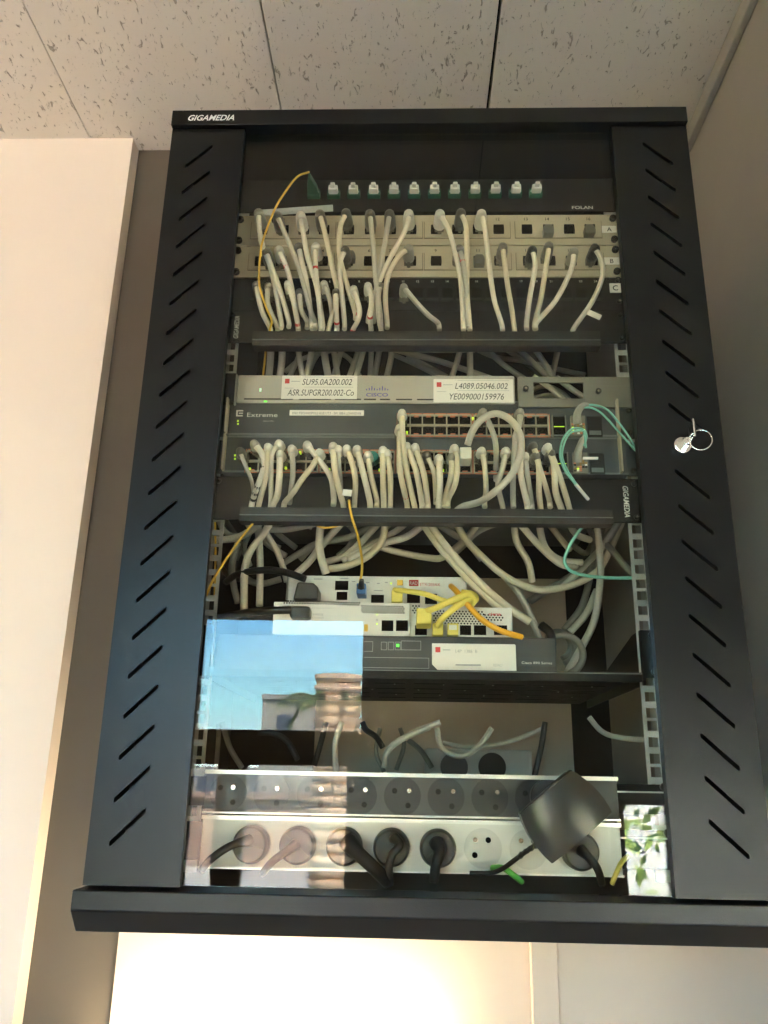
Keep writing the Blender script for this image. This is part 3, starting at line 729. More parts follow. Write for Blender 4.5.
def ORD(n):
    a = ['first', 'second', 'third', 'fourth', 'fifth', 'sixth', 'seventh', 'eighth', 'ninth', 'tenth', 'eleventh', 'twelfth', 'thirteenth', 'fourteenth', 'fifteenth', 'sixteenth', 'seventeenth', 'eighteenth', 'nineteenth']
    if n < 20: return a[n-1]
    t_, u = divmod(n, 10); w = ['twenty', 'thirty', 'forty', 'fifty'][t_-2]
    return w+'-'+a[u-1] if u else w.replace('ty', 'tieth')
GA = 'patch cables in the upper beige panel'; GB = 'patch cables in the lower beige panel'; GC = 'patch cables in the black panel'
def ordn(n): return {1: 'first', 2: 'second', 3: 'third', 4: 'fourth', 5: 'fifth', 6: 'sixth', 7: 'seventh', 8: 'eighth', 9: 'ninth', 10: 'tenth', 11: 'eleventh', 12: 'twelfth'}[n]
A_ = [
 (1, [(258.6, 213), (261, 240), (272, 273), (281, 321)], 'cable', 'boot_c', (), 'leftmost, beside the yellow fibre'),
 (2, [(277.4, 216), (285.6, 235), (299, 268), (310, 309), (315, 322)], 'cable_g', 'boot_g', (.25,), 'with a red mark'),
 (3, [(300.7, 216), (307.5, 257), (316, 284), (322.5, 322)], 'cable', 'boot_w', (), 'with a white hood'),
 (4, [(320, 214), (326.6, 240), (333.5, 273), (337, 295), (329, 327)], 'cable_y', 'boot_g', (), 'swinging left at its lower end'),
 (5, [(346, 213), (340, 229), (340, 257), (348.5, 290), (355, 312)], 'cable_y', 'boot_g', (), 'bowing left round its boot'),
 (6, [(370, 214), (373, 243), (376, 281), (380, 311), (381, 327)], 'cable_g', 'boot_g', (), 'falling straight down'),
 (7, [(389.5, 214), (385, 243), (381, 262), (376, 290), (374, 315)], 'cable_g', 'boot_g', (), 'leaning slightly left'),
 (8, [(408.7, 214), (406, 229), (389.5, 259.5), (376, 290), (369, 315)], 'cable', 'boot_w', (), 'slanting far to the left'),
 (9, [(440, 214), (448.7, 230), (456, 256), (461, 285), (463, 323)], 'cable', 'boot_w', (), 'with a pale hood, beside a grey booted one'),
 (10, [(461, 213), (466, 227), (467, 256), (467, 291), (469.5, 323)], 'cable_y', 'boot_g', (), 'hanging straight beside a red marked cable'),
 (11, [(481.6, 214), (485, 230), (489, 263), (494, 299), (501.5, 323)], 'cable', 'boot_w', (), 'rightmost of its row'),
]
for n, pts, m, bt, mk, ds in A_:
    port_cable(pts, '%s cable, beige panel A port %d, %s' % ('white' if m == 'cable' else ('grey' if m == 'cable_g' else 'ivory'), n, ds), GA, m, bt, bs=1.3, blen=.022, marks=[(f, 'red') for f in mk])
B_ = [
 (1, [(266.5, 252), (272, 268), (280, 290), (288.5, 320)], 'cable', 'boot_g', (), 'behind the yellow fibre'),
 (2, [(279, 250), (285.6, 265), (291, 284), (298, 325)], 'cable', 'boot_w', (.32, .42), 'with two red bands near the top'),
 (3, [(299, 247), (302, 262), (307, 285), (312, 322)], 'cable', 'boot_g', (), 'squeezed between red marked cables'),
 (4, [(315.7, 247), (315.5, 268), (318.4, 295), (321, 326)], 'cable', 'boot_w', (.30, .40), 'hanging straight with red letters at its top'),
 (5, [(345, 250), (340, 265), (342, 295), (344.5, 322)], 'cable', 'boot_g', (), 'below the fifth boot of the upper panel'),
 (8, [(408.7, 248.5), (398, 257), (388, 276), (385.4, 298), (387, 321)], 'cable_y', 'boot_c', (), 'thick and bowing left from a clear plug'),
 (10, [(459.4, 249), (463, 262), (466, 285), (468, 321)], 'cable_g', 'boot_g', (.28, .38), 'with red marks, crossing the ninth cable'),
 (12, [(503, 247), (504.5, 262), (508, 288), (511, 305), (514, 326)], 'cable_y', 'boot_g', (.2,), 'with a red spot on its hood'),
 (13, [(532.5, 250), (535, 267), (530, 296), (526.6, 322)], 'cable', 'boot_b', (), 'leaving a black boot'),
 (14, [(549, 246), (546, 267), (541, 298), (535, 322)], 'cable_y', 'boot_g', (), 'running straight down beside the black boot'),
 (15, [(574, 252), (571, 270), (556, 300), (537, 322)], 'cable', 'boot_c', (), 'curving down to the left'),
 (16, [(595, 248), (601.5, 261), (602, 278), (592, 302), (574, 328)], 'cable', 'boot_b', (), 'rightmost, carrying a paper tag'),
]
for n, pts, m, bt, mk, ds in B_:
    port_cable(pts, '%s cable, beige panel B port %d, %s' % ('white' if m == 'cable' else ('grey' if m == 'cable_g' else 'ivory'), n, ds), GB, m, bt, bs=1.2, blen=.020, marks=[(f, 'red') for f in mk])
q = at(593.5, 314.5, .054)
tag(MB().use(M['tag']).box(-.007, .009, -.0003, .0003, -.0035, .0035, Matrix.Translation(q) @ Matrix.Rotation(R(28), 4, 'Y')).build('paper_tag'), 'small paper flag tied round the rightmost white patch cable', 'tag')
C_ = [
 (1, [(256, 285), (259, 300), (263, 314), (270, 328)], 'cable', 'boot_c', (), 'leftmost, in a large clear boot'),
 (2, [(268, 286), (268, 305), (277, 326)], 'cable_g', 'boot_c', (), 'just right of the clear boot'),
 (3, [(288, 284), (293.8, 303), (298, 327)], 'cable', 'boot_w', (.55, .72), 'with red letters half way down'),
 (4, [(299.5, 292), (301, 310), (307, 321)], 'cable_g', 'boot_g', (), 'short and half hidden'),
 (5, [(324, 284), (329.6, 299), (332, 314)], 'cable_g', 'boot_w', (), 'bending right behind ivory cables'),
 (6, [(336, 292), (336, 308), (337, 326)], 'cable', 'boot_g', (.7,), 'with a red spot near its lower end'),
 (8, [(353.7, 289), (359.4, 308.7), (358, 320), (353, 330)], 'cable', 'boot_w', (.5, .82), 'thick with two red marks under number 8'),
 (9, [(368, 285.8), (371.6, 299), (370, 317), (371, 328)], 'cable', 'boot_w', (.6,), 'short with a red mark and square hood'),
 (10, [(380.5, 286), (378, 299), (379.4, 322), (381.6, 331)], 'cable_g', 'boot_g', (), 'grey stub left of number 11'),
 (11, [(403.8, 287), (416.7, 303), (428, 315), (438, 323)], 'cable_g', 'boot_c', (), 'slanting down right on its own'),
]
for n, pts, m, bt, mk, ds in C_:
    port_cable(pts, '%s cable in black panel C, %s' % ('white' if m == 'cable' else 'grey', ds), GC, m, bt, marks=[(f, 'red') for f in mk], bump=.030)
# blanking plugs in panel A / B
for nm, px, py, yy, ds in (('A', 548, 232, 0, 'beige panel A between two empty ports'), ('A', 589, 232, 0, 'the last port of beige panel A'), ('B', 479, 262, 0, 'beige panel B right of the crossing ivory cable'), ('B', 350, 258, 0, 'the left half of beige panel B')):
    q = at(px, py, Y0-.008)
    tag(MB().prism([(q.x-.0062, q.z-.006), (q.x+.0062, q.z-.006), (q.x+.0066, q.z+.002), (q.x+.004, q.z+.0072), (q.x-.004, q.z+.0072), (q.x-.0066, q.z+.002)], Y0-.014, Y0-.0042).build('blanking_plug', M['boot_g'], bevel=.001), 'smoky translucent dust plug sitting in %s' % ds, 'plug')

GS = 'patch cables in the lower switch'; GU = 'patch cables in the upper switch'
S_ = [
 ([(240, 451), (245.6, 466), (251, 479), (253.5, 492)], 'cable_g', 'boot_g', 'thin dim one at the far left with a red band', (.45,), .0022),
 ([(254, 443.5), (262, 454), (263.5, 468), (258, 485), (252.8, 500)], 'cable', 'boot_c', 'leftmost thick one covered in black pen writing', (-.48, -.55, -.62, -.68, -.75, -.82), .0034),
 ([(268, 447), (267.5, 463), (265, 481), (259, 504)], 'cable_y', 'boot_w', 'curving behind the pen marked cable', (), .0030),
 ([(279, 443.5), (272, 454), (271, 475), (271, 499)], 'cable', 'boot_w', 'bowing left from a tall pale hood', (), .0028),
 ([(280, 454), (279.5, 475), (277.5, 495), (273, 505)], 'cable', 'boot_w', 'thick one left of the green light', (), .0036),
 ([(291.8, 448.6), (293, 472), (290.5, 495)], 'cable_g', 'boot_w', 'short straight one beside the green light', (), .0030),
 ([(319.5, 452.5), (312.8, 465.6), (303, 478), (293, 493), (285, 502)], 'cable_y', 'boot_w', 'crossing down to the lower left', (), .0032),
 ([(307, 444.7), (319.3, 460.4), (331, 478), (333.6, 497)], 'cable', 'boot_w', 'crossing down to the right over another', (), .0032),
 ([(333, 446), (335, 472), (340, 493), (343.4, 505)], 'cable_y', 'boot_w', 'of a close pair, in front', (), .0032),
 ([(338, 449), (339.5, 468), (341, 484)], 'cable_g', 'boot_w', 'of a close pair, tucked behind', (), .0024),
 ([(346.7, 448.6), (352, 463), (355.5, 481), (354.5, 503)], 'cable_y', 'boot_w', 'bowing right above the small white tag', (), .0032),
 ([(357, 449), (362.3, 469.5), (367, 488), (370, 503)], 'cable', 'boot_w', 'with a pointed white hood', (), .0034),
 ([(368, 455), (370.8, 474.7), (376.6, 499)], 'cable_y', 'boot_w', 'in front of the round teal plug', (), .0030),
 ([(383, 450), (383, 472), (383.8, 505)], 'cable_y', 'boot_w', 'straight left one of a pair at the middle', (), .0033),
 ([(386.8, 453), (390.3, 474.7), (390.3, 504)], 'cable_y', 'boot_w', 'right one of a pair at the middle', (), .0031),
 ([(406.7, 446), (415.8, 470), (421.7, 502)], 'cable_y', 'boot_w', 'just right of the red marked pair', (), .0033),
 ([(415, 447), (423.6, 473), (427.5, 501)], 'cable_y', 'boot_w', 'with a square white hood right of the red marked pair', (), .0033),
 ([(427, 454.7), (434, 473), (435.5, 495)], 'cable_y', 'boot_g', 'arching from a smoky hood left of a black plug', (), .0028),
 ([(439, 458), (440, 484.6), (438.6, 508)], 'cable', 'boot_w', 'thick straight one hanging from a black ringed hood', (), .0034),
 ([(451.6, 457), (451, 475.5), (445, 498)], 'cable_y', 'boot_c', 'left one of a pair curving left', (), .0030),
 ([(454.5, 448), (457.5, 465), (455, 484.6), (448.4, 499)], 'cable_y', 'boot_w', 'right one of a pair curving left', (), .0031),
 ([(481.6, 450.8), (484.8, 467.7), (486, 491), (484.5, 499)], 'cable_y', 'boot_w', 'inside the big loop, left', (), .0029),
 ([(506, 450.8), (502.8, 467.7), (498, 484.6), (502.8, 507)], 'cable_g', 'boot_w', 'inside the big loop, kinked', (), .0031),
 ([(520.4, 455), (521, 475.5), (526.9, 503)], 'cable', 'boot_w', 'left one of a pair right of the big loop', (), .0034),
 ([(525, 456), (528, 478), (531.4, 501)], 'cable_g', 'boot_w', 'right one of a pair right of the big loop', (), .0028),
 ([(533.4, 445.6), (538.6, 465), (539, 491), (540.5, 507)], 'cable_y', 'boot_g', 'left leg of the first forked pair from the right', (), .0032),
 ([(536, 456), (543.8, 480.7), (549, 499)], 'cable_y', 'boot_g', 'right leg splitting off the first forked pair', (), .0030),
 ([(548, 447), (554, 465), (555.5, 491), (561.4, 509)], 'cable_y', 'boot_w', 'left leg of the rightmost forked pair', (), .0036),
 ([(551, 453), (559.4, 475.5), (568.5, 505)], 'cable_y', 'boot_g', 'right leg of the rightmost forked pair', (), .0033),
]
for pts, m, bt, ds, mk, rr in S_:
    port_cable(pts, '%s cable, lower switch, %s' % ({'cable': 'white', 'cable_y': 'ivory', 'cable_g': 'grey'}[m], ds), GS, m, bt, r=rr, yp=YE-.001, ymid=.040, yend=.0735, bump=.030, marks=[(abs(f), 'red' if f > 0 else 'ink') for f in mk], blen=.012)
# pen writing on the thick left cable
U_ = [
 ([(402, 413), (402.8, 439), (406.7, 471.6), (414.5, 506)], 'cable_y', 'boot_w', 'in front with red marks on its hood', (.12, .25, .35)),
 ([(399.5, 428), (399.6, 465), (403, 486), (407, 503)], 'cable_y', 'boot_w', 'tucked behind at left with red marks low down', (.55, .65, .72)),
 ([(483, 412), (489, 423), (495, 440), (496.3, 457), (495.6, 472)], 'cable_g', 'boot_c', 'under the big loop with a clear hood', (.3,)),
 ([(520, 412), (519.5, 424), (515.5, 436), (514.5, 455), (513, 478), (513, 499)], 'cable_g', 'boot_c', 'hanging through the right of the big loop', ()),
]
for pts, m, bt, ds, mk in U_:
    port_cable(pts, '%s cable, upper switch, %s' % ('grey' if m == 'cable_g' else 'ivory', ds), GU, m, bt, r=.0031, yp=YE-.001, ymid=.034, yend=.0735, bump=.032, marks=[(f, 'red') for f in mk], blen=.012)
# the big loop
P = [(455, 512, .073), (463, 506.5, .068), (480, 501.6, .048), (497, 490, .030), (512.6, 473, .026), (520.4, 454.7, .026), (520.4, 436.5, .026), (512.6, 422, .026), (499.5, 414, .027), (488, 415.5, .028), (478, 423, .030), (471.8, 432.6, .033), (467.5, 445, .040)]
lp = MB().tube([at(*p) for p in P], .0038, 10, 5).build('network_cable', M['cable_g'])
tag(lp, 'thick grey network cable making one big loop in front of the switches', 'cable')
q = at(465.3, 452, .045); MB().box(q.x-.006, q.x+.0065, .043, .066, q.z-.0085, q.z+.0050).build('plug', M['boot_w'], lp, bevel=.001)
q = at(372.8, 457.8, .055)
tag(MB().cyl((q.x, q.z), .0062, .050, YE-.005, 'y', 20, .0062).build('network_plug', M['teal'], bevel=.001), 'round teal plug behind an ivory cable in the lower switch', 'plug')
q = at(365, 493, .047)
tag(MB().use(M['tag']).box(-.006, .004, -.0003, .0003, -.0035, .0035, Matrix.Translation(q-Vector((.018, 0, 0))) @ Matrix.Rotation(R(6), 4, 'Y')).build('paper_tag'), 'small white paper tag low between cables of the lower switch', 'tag')
for px, py in ((249.5, 468.5), (285.5, 467.5), (300, 452), (329, 469), (340.5, 451.5), (379.5, 469.5), (398, 434), (407, 432), (437, 467), (443, 470), (473, 418), (523, 453)):
    q = at(px, py, YE-.006); MB().box(q.x-.0011, q.x+.0011, q.y, YE-.001, q.z-.0011, q.z+.0011).build('status_light', M['led_y'], s2_ if py > 442 else s1_)

# ---------------------------------------------------------------- fibres
def wire(name, pts, r, m, label, cat='cable', group=None, sub=6, n=7):
    o = MB().use(m).tube([at(*p) for p in pts], r, n, sub).build(name); return tag(o, label, cat, group)
yf = wire('fibre_cable', [(309, 172, .046), (297, 177, .036), (284.5, 193, .032), (274.4, 210, .032), (263, 240, .032), (260, 257, .033), (259, 275, .036), (260, 288, .040), (266, 307, .046), (271.6, 320, .062), (270, 329, .070), (269.5, 334, .073)], .0013, M['yellow'], 'thin yellow fibre arching from the leftmost green fibre port')
q = Vector((xs_[0]-(xs_[10]-xs_[0])*.1, 0, .7865))
MB().prism([(q.x-.0065, .0), (q.x+.0065, .0), (q.x+.0055, -.010), (q.x-.0008, -.030), (q.x-.003, -.030), (q.x-.0065, -.012)], -.004, .004, 'z', Matrix.Translation((0, Y0-.009, q.z))).build('connector', M['green'], yf, bevel=.001)
wire('fibre_cable', [(266, 344, .10), (265, 358, .11), (263, 376, .12)], .0013, M['yellow'], 'short yellow fibre dropping through the gap above the silver router')
wire('fibre_cable', [(258, 517, .075), (237.5, 543, .07), (215.6, 575.6, .075), (206, 596, .08)], .0014, M['yellow'], 'yellow fibre slanting to the left rail under the lower management bar')
wire('fibre_cable', [(215, 518, .09), (215.5, 556, .09), (214.5, 595, .09)], .0012, M['yellow'], 'yellow fibre running down along the left rail')
wire('fibre_cable', [(309, 516, .10), (314, 523, .09), (322, 527.5, .085), (333.4, 527, .085), (341, 523, .09), (345, 516, .10)], .0013, M['yellow'], 'short yellow fibre arc hanging below the lower management bar')
bf = wire('fibre_cable', [(349, 500, .060), (350, 508, .060), (352.5, 520, .060), (357, 533, .075), (361.6, 557, .10), (361.8, 572, .115), (360, 582, .118)], .0015, M['yellow'], 'yellow fibre hanging down to the blue connector of the white box')
a = at(361, 588, .12)
MB().box(a.x-.0052, a.x+.0052, .122, .149, a.z-.006, a.z+.006).build('connector', M['blue'], bf, bevel=.001)
MB().tube([(a.x, .122, a.z+.001), (a.x+.001, .114, a.z+.008)], .003, 10, 1, radii=[.0042, .0024]).build('boot', M['black_pl'], bf)
def aqua(name_pts, lab):
    b = MB().use(M['aqua'])
    for off in (0, 1):
        b.tube([at(px+off*dx, py+off*dy, y) for px, py, y, dx, dy in name_pts], .00115, 6, 5)
    o = b.build('fibre_cable'); return tag(o, lab, 'cable', 'aqua fibre pairs')
f1 = aqua([(583, 406, .040, 1.5, 1.5), (594, 405, .036, -2, 3), (607.5, 410, .034, -5, 4), (621, 425.6, .034, -5, 3), (631, 440, .036, -3, 2), (637, 451, .040, -1, 0)], 'aqua fibre pair arching right from the upper switch to the rail')
MB().tube([at(577, 424, .052), at(577.5, 413, .046), at(583, 405.5, .040), at(589, 405, .038)], 0, 8, 4, radii=[.0046, .0042, .0034, .0020]).build('boot', M['boot_c'], f1)
f2 = aqua([(584, 446, .040, 2, 2), (586.5, 436, .036, -2, 0), (583, 429.5, .034, 0, 1), (572, 429, .032, 0, 3), (563, 439, .032, 2.5, 1), (560, 455, .034, 2, 0), (565, 470.7, .038, 2, -1), (576, 485, .044, 1, 0)], 'aqua fibre pair looping left and down from the lower switch')
MB().tube([at(577, 462, .052), at(578, 452, .046), at(582, 441, .040), at(586, 435, .038)], 0, 8, 4, radii=[.0046, .0042, .0034, .0020]).build('boot', M['boot_c'], f2)
MB().tube([at(575.5, 484, .044), at(582, 492, .050), at(588.3, 499.4, .056)], .0019, 8, 3).build('sleeve', M['cap'], f2)
q0, q1 = at(581, 462, .060), at(598, 462, .050)
tag(MB().box(q0.x, q1.x, .048, .0505, q0.z-.0012, q0.z+.0012).build('pull_tab', M['cap']), 'slim white pull tab sticking out of the lower transceiver', 'tab')
wire('fibre_cable', [(588, 520, .10), (577, 534, .095), (569, 547, .095), (564.5, 561, .095), (571, 571, .095), (588, 576, .10), (612, 578, .10), (634, 578, .095)], .0019, M['aqua'], 'aqua fibre bend below the lower management bar running to the rail')

# ---------------------------------------------------------------- cables at the back of the rack
def loose(paths, group, labels):
    order = sorted(range(len(paths)), key=lambda i: min(paths[i][4], key=lambda q: q[1])[0])
    names = {}
    for rank, i in enumerate(order):
        m, r, y0, y1, pts = paths[i]; dx = pts[-1][0]-pts[0][0]; dy = abs(pts[-1][1]-pts[0][1])
        if pts[0][1] > pts[-1][1]: dx = -dx
        sh = 'straight down' if abs(dx) < dy*.12 else ('%s %s' % ('steeply' if abs(dx) < dy*.5 else ('slanting' if abs(dx) < dy*1.5 else 'flatly'), 'right' if dx > 0 else 'left'))
        names[i] = '%s cable %s, top end %s from left, %s' % ({'cable': 'white', 'cable_g': 'light grey', 'cable_y': 'ivory', 'cable_dk': 'dim grey'}[m], labels, ORD(rank+1), sh)
    for i, (m, r, y0, y1, pts) in enumerate(paths):
        n = len(pts)
        P = [at(px, py, y0+(y1-y0)*k/(n-1)) for k, (px, py) in enumerate(pts)]
        o = MB().use(M[m]).tube(P, r, 8, 6).build('network_cable')
        tag(o, names[i], 'cable', group)
G1 = [
 ('cable_g', .0045, .14, .15, [(271, 342), (270.5, 358), (268.5, 380)]), ('cable', .0045, .15, .16, [(282, 342), (282, 358), (279.5, 380)]),
 ('cable', .0036, .17, .16, [(296.6, 342), (299, 355), (303, 380)]), ('cable_g', .0036, .20, .19, [(302, 342), (298, 358), (288, 380)]),
 ('cable', .0040, .16, .17, [(312.4, 342), (311, 355), (306, 380)]), ('cable', .0045, .15, .16, [(324, 342), (325, 358), (329, 380)]),
 ('cable_g', .0036, .22, .21, [(318, 354), (313, 362), (306, 380)]), ('cable_y', .0038, .17, .18, [(332, 342), (335, 358), (338, 380)]),
 ('cable', .0038, .20, .20, [(344, 342), (339, 358), (333, 380)]), ('cable', .0036, .18, .19, [(361, 342), (356, 358), (348, 380)]),
 ('cable', .0036, .16, .17, [(365, 342), (362, 356), (355, 380)]), ('cable_g', .0036, .20, .21, [(371.6, 342), (371, 358), (370, 380)]),
 ('cable_g', .0040, .22, .22, [(381, 342), (378, 358), (374, 380)]), ('cable_g', .0040, .19, .19, [(391, 347), (391, 358), (386, 380)]),
 ('cable', .0040, .18, .20, [(380, 345), (400, 351), (435, 360), (460, 368), (495, 380)]), ('cable_g', .0035, .23, .24, [(392, 354), (410, 362), (435, 374), (450, 380)]),
 ('cable_g', .0036, .25, .25, [(400, 349), (435, 350.5), (475, 350)]), ('cable', .0036, .16, .17, [(461.5, 342), (458, 358), (451, 380)]),
 ('cable', .0040, .15, .16, [(469.4, 342), (470, 358), (470, 380)]), ('cable_g', .0036, .20, .22, [(484, 345), (500, 362), (526, 380)]),
 ('cable_g', .0036, .24, .25, [(474, 348), (495, 357), (522, 361), (556, 369), (585, 375)]), ('cable', .0038, .17, .19, [(514, 345), (530, 360), (549, 378)]),
 ('cable', .0038, .16, .17, [(530, 343), (541, 358), (554, 378)]), ('cable_y', .0038, .18, .19, [(559, 345), (556, 358), (552, 378)]),
 ('cable_g', .0036, .26, .26, [(340, 352), (352, 362), (361, 380)]), ('cable_g', .0036, .27, .27, [(285, 372), (300, 360), (325, 352), (350, 347)]),
 ('cable_dk', .0040, .28, .28, [(500, 345), (525, 362), (548, 380)]), ('cable_g', .0036, .25, .25, [(407, 356), (425, 365), (447, 377)]),
]
G1 += [('cable_g', .0034, .17, .18, [(533, 376), (550, 388), (566, 402)]), ('cable_g', .0036, .16, .17, [(556, 377), (570, 388), (588, 400)]), ('cable_dk', .0034, .20, .20, [(528, 392), (545, 386), (562, 393), (572, 403)]), ('cable_g', .0030, .21, .21, [(530, 399), (548, 395), (566, 399)])]
loose(G1, 'cables behind the gap above the silver router', 'above the router')
G2 = [
 ('cable_g', .0038, .20, .22, [(219, 518), (222, 528), (230, 535), (240, 536)]), ('cable', .0045, .16, .18, [(266, 516), (253, 529), (236, 538), (215, 540)]),
 ('cable', .0045, .15, .14, [(274, 516), (264, 533), (251, 550), (245, 567), (244, 590), (244, 610)]), ('cable_g', .0042, .20, .20, [(238, 543), (232, 565), (233.6, 585), (238, 603)]),
 ('cable', .0042, .17, .16, [(258, 524), (260, 557), (260, 582), (259.5, 606)]), ('cable', .0038, .19, .20, [(266, 533), (276.6, 550.6), (284, 570), (287, 582)]),
 ('cable_g', .0040, .22, .22, [(271, 526), (287.5, 521.7), (304, 524), (312, 527)]), ('cable', .0040, .21, .21, [(268, 530), (287.5, 529.5), (314, 524), (326, 519)]),
 ('cable_g', .0040, .24, .22, [(282, 564), (301.6, 552), (316, 544), (349, 537), (376, 524)]), ('cable', .0045, .20, .19, [(294, 576), (309, 562), (318, 550), (330, 536), (345, 519)]),
 ('cable_g', .0042, .25, .25, [(243, 576), (252, 582), (264, 583.5), (281, 579)]), ('cable_g', .0055, .20, .20, [(288, 572), (291, 584), (290, 600)]),
 ('cable_g', .0038, .24, .24, [(258, 535), (270, 546), (286, 556)]), ('cable', .0048, .15, .17, [(321.5, 518), (319.4, 541), (321, 557), (326, 574)]),
 ('cable', .0042, .20, .20, [(322, 563), (344.4, 556), (360, 543), (372.5, 530), (382, 519)]), ('cable_y', .0044, .16, .18, [(385, 517), (383.4, 536.6), (376, 549), (363, 559), (343, 567), (322, 569)]),
 ('cable', .0040, .19, .19, [(411, 519), (397.5, 530), (382, 539), (363, 549), (342, 561)]), ('cable', .0044, .17, .18, [(422, 526), (406, 537), (384, 543), (366, 551), (348, 560)]),
 ('cable_y', .0042, .18, .20, [(374, 545), (397.5, 552), (430, 558), (443, 557), (460.6, 544), (471, 533), (481, 519)]),
 ('cable_y', .0044, .13, .13, [(419, 518), (440, 547.5), (462, 572.5), (482.5, 593), (503, 611)]), ('cable_y', .0044, .12, .13, [(426, 518), (443.4, 543), (467, 570), (487, 590), (507.5, 607), (530, 622)]),
 ('cable_g', .0040, .20, .22, [(430, 519), (451, 533), (468, 543.5), (482, 560)]), ('cable_y', .0042, .16, .20, [(453, 518), (467, 541), (482.5, 557), (498, 571), (517, 583), (540, 590), (569, 586), (591, 576), (604.6, 561), (622, 522)]),
 ('cable_g', .0038, .22, .22, [(506, 522), (490, 526), (476, 533), (464, 545), (452, 556)]), ('cable_y', .0042, .17, .20, [(514, 518), (516.5, 541), (528, 562), (532.5, 582)]),
 ('cable', .0042, .15, .20, [(516, 519), (540, 546.5), (560.5, 564), (576, 567)]), ('cable', .0042, .17, .20, [(538, 518), (543.6, 544), (553, 556), (565, 561), (582, 562.5)]),
 ('cable_y', .0038, .20, .22, [(546, 520), (562, 540.5), (570, 550)]), ('cable', .0042, .17, .21, [(567, 519), (576, 534), (590, 540)]),
 ('cable_g', .0040, .20, .20, [(501, 573), (517, 591), (529, 612), (541, 642)]), ('cable_dk', .0040, .22, .25, [(611, 518), (601, 547), (586, 566), (564, 580), (530, 602)]),
 ('cable_g', .0042, .16, .18, [(597, 520), (600, 557), (600, 581), (594.4, 620), (580, 650), (567, 673)]), ('cable_dk', .0042, .22, .22, [(592, 560), (589, 581), (581, 608), (564, 630)]),
 ('cable_g', .0042, .20, .20, [(597, 590), (586, 614), (570, 632)]), ('cable_dk', .0040, .20, .16, [(602, 540), (611, 549), (632, 574), (642, 582)]),
 ('cable_dk', .0038, .26, .26, [(574, 574), (547, 590), (528, 601)]), ('cable_g', .0042, .18, .22, [(622, 518), (604, 545), (588, 562), (560, 590)]),
 ('cable_dk', .0042, .24, .22, [(585, 522), (594, 540), (592, 560), (575, 582)]), ('cable_dk', .0040, .26, .26, [(556, 530), (576, 548), (588, 552), (596, 530)]),
 ('cable_dk', .0040, .22, .22, [(612, 530), (600, 552), (596, 574)]),
 ('cable_g', .0038, .25, .24, [(344, 520), (354, 532), (350, 545), (338, 556)]), ('cable_g', .0038, .26, .26, [(300, 560), (312, 548), (330, 541), (352, 538)]),
 ('cable_g', .0036, .27, .27, [(252, 520), (262, 540), (280, 548)]), ('cable_g', .0036, .26, .26, [(243, 519), (250, 530), (244, 548), (250, 566)]),
 ('cable_g', .0038, .24, .24, [(355, 548), (372, 540), (392, 522)]), ('cable_g', .0038, .25, .25, [(296, 548), (283, 538), (276, 532)]),
 ('cable_dk', .0036, .25, .25, [(226, 521), (240, 545), (236, 560)]), ('cable_dk', .0036, .27, .27, [(217, 560), (228, 575), (240, 580)]),
]
loose(G2, 'cables tangled behind the gap below the switches', 'in the lower tangle')
coil = MB().use(M['cable_dk'])
for k in range(4):
    cx, cy = 562-k*1.5, 655-k*3; rx, ry = 21-k*2.5, 20-k*2
    coil.tube([at(cx+rx*math.cos(a), cy-ry*math.sin(a), .17+.012*k) for a in [R(q_) for q_ in range(-70, 160, 23)]], .0040, 8, 3)
coil = coil.build('coiled_cable'); tag(coil, 'dim grey cable coil bundled at the right end of the shelf', 'cable')
MB().tube([at(541, 625, .15), at(550, 633, .145), at(552, 645, .15)], .005, 8, 4).build('strap', M['black_pl'], coil)

# ---------------------------------------------------------------- shelf
SZ = .1985
sf = empty('rack_shelf', (0, Y0, SZ), 'black cantilever rack shelf carrying the white boxes and charcoal router', 'shelf')
fl = MB().use(M['black_in']).box(-.2200, .2200, .074, .395, SZ-.0015, SZ)
fl.build('tray', None, sf)
MB().box(-.2395, .2200, .0725, .0745, SZ-.0080, SZ+.0015).build('front_lip', M['black_in'], sf)
MB().box(-.2200, .2200, .0715, .0725, SZ-.0002, SZ+.0008).build('lip_highlight', M['slate_l'], sf)  # highlight on the shelf lip, painted as a lighter strip
vh = MB().use(M['steel'])
for r_ in range(4):
    for c_ in range(15):
        if (r_+c_) % 2: vh.cyl((-.20+c_*.028, .12+r_*.06), .0009, SZ-.0020, SZ-.0014, 'z', 8)
vh.build('rivet', None, sf)
vs = MB().use(M['void'])
for r_ in range(5):
    for c_ in range(9):
        vs.box(-.19+c_*.045, -.155+c_*.045, .115+r_*.055, .119+r_*.055, SZ-.0019, SZ-.0014)
vs.build('vent_slot', None, sf)
for s in (-1, 1):
    MB().prism([(.076, .2440), (.076, SZ-.010), (.36, SZ-.010), (.36, SZ+.002), (.11, .2440)], s*.2225, s*.2245, 'x').build('side_bracket', M['black_in'], sf)
    MB().box(s*.2225 if s > 0 else -.2395, .2395 if s > 0 else -.2225, .0765, .0790, .1955, .2440).build('ear', M['black_in'], sf)
screws(sf, [(.2335, .2390), (.2335, .2015)], Y=.0765, r=.0032)

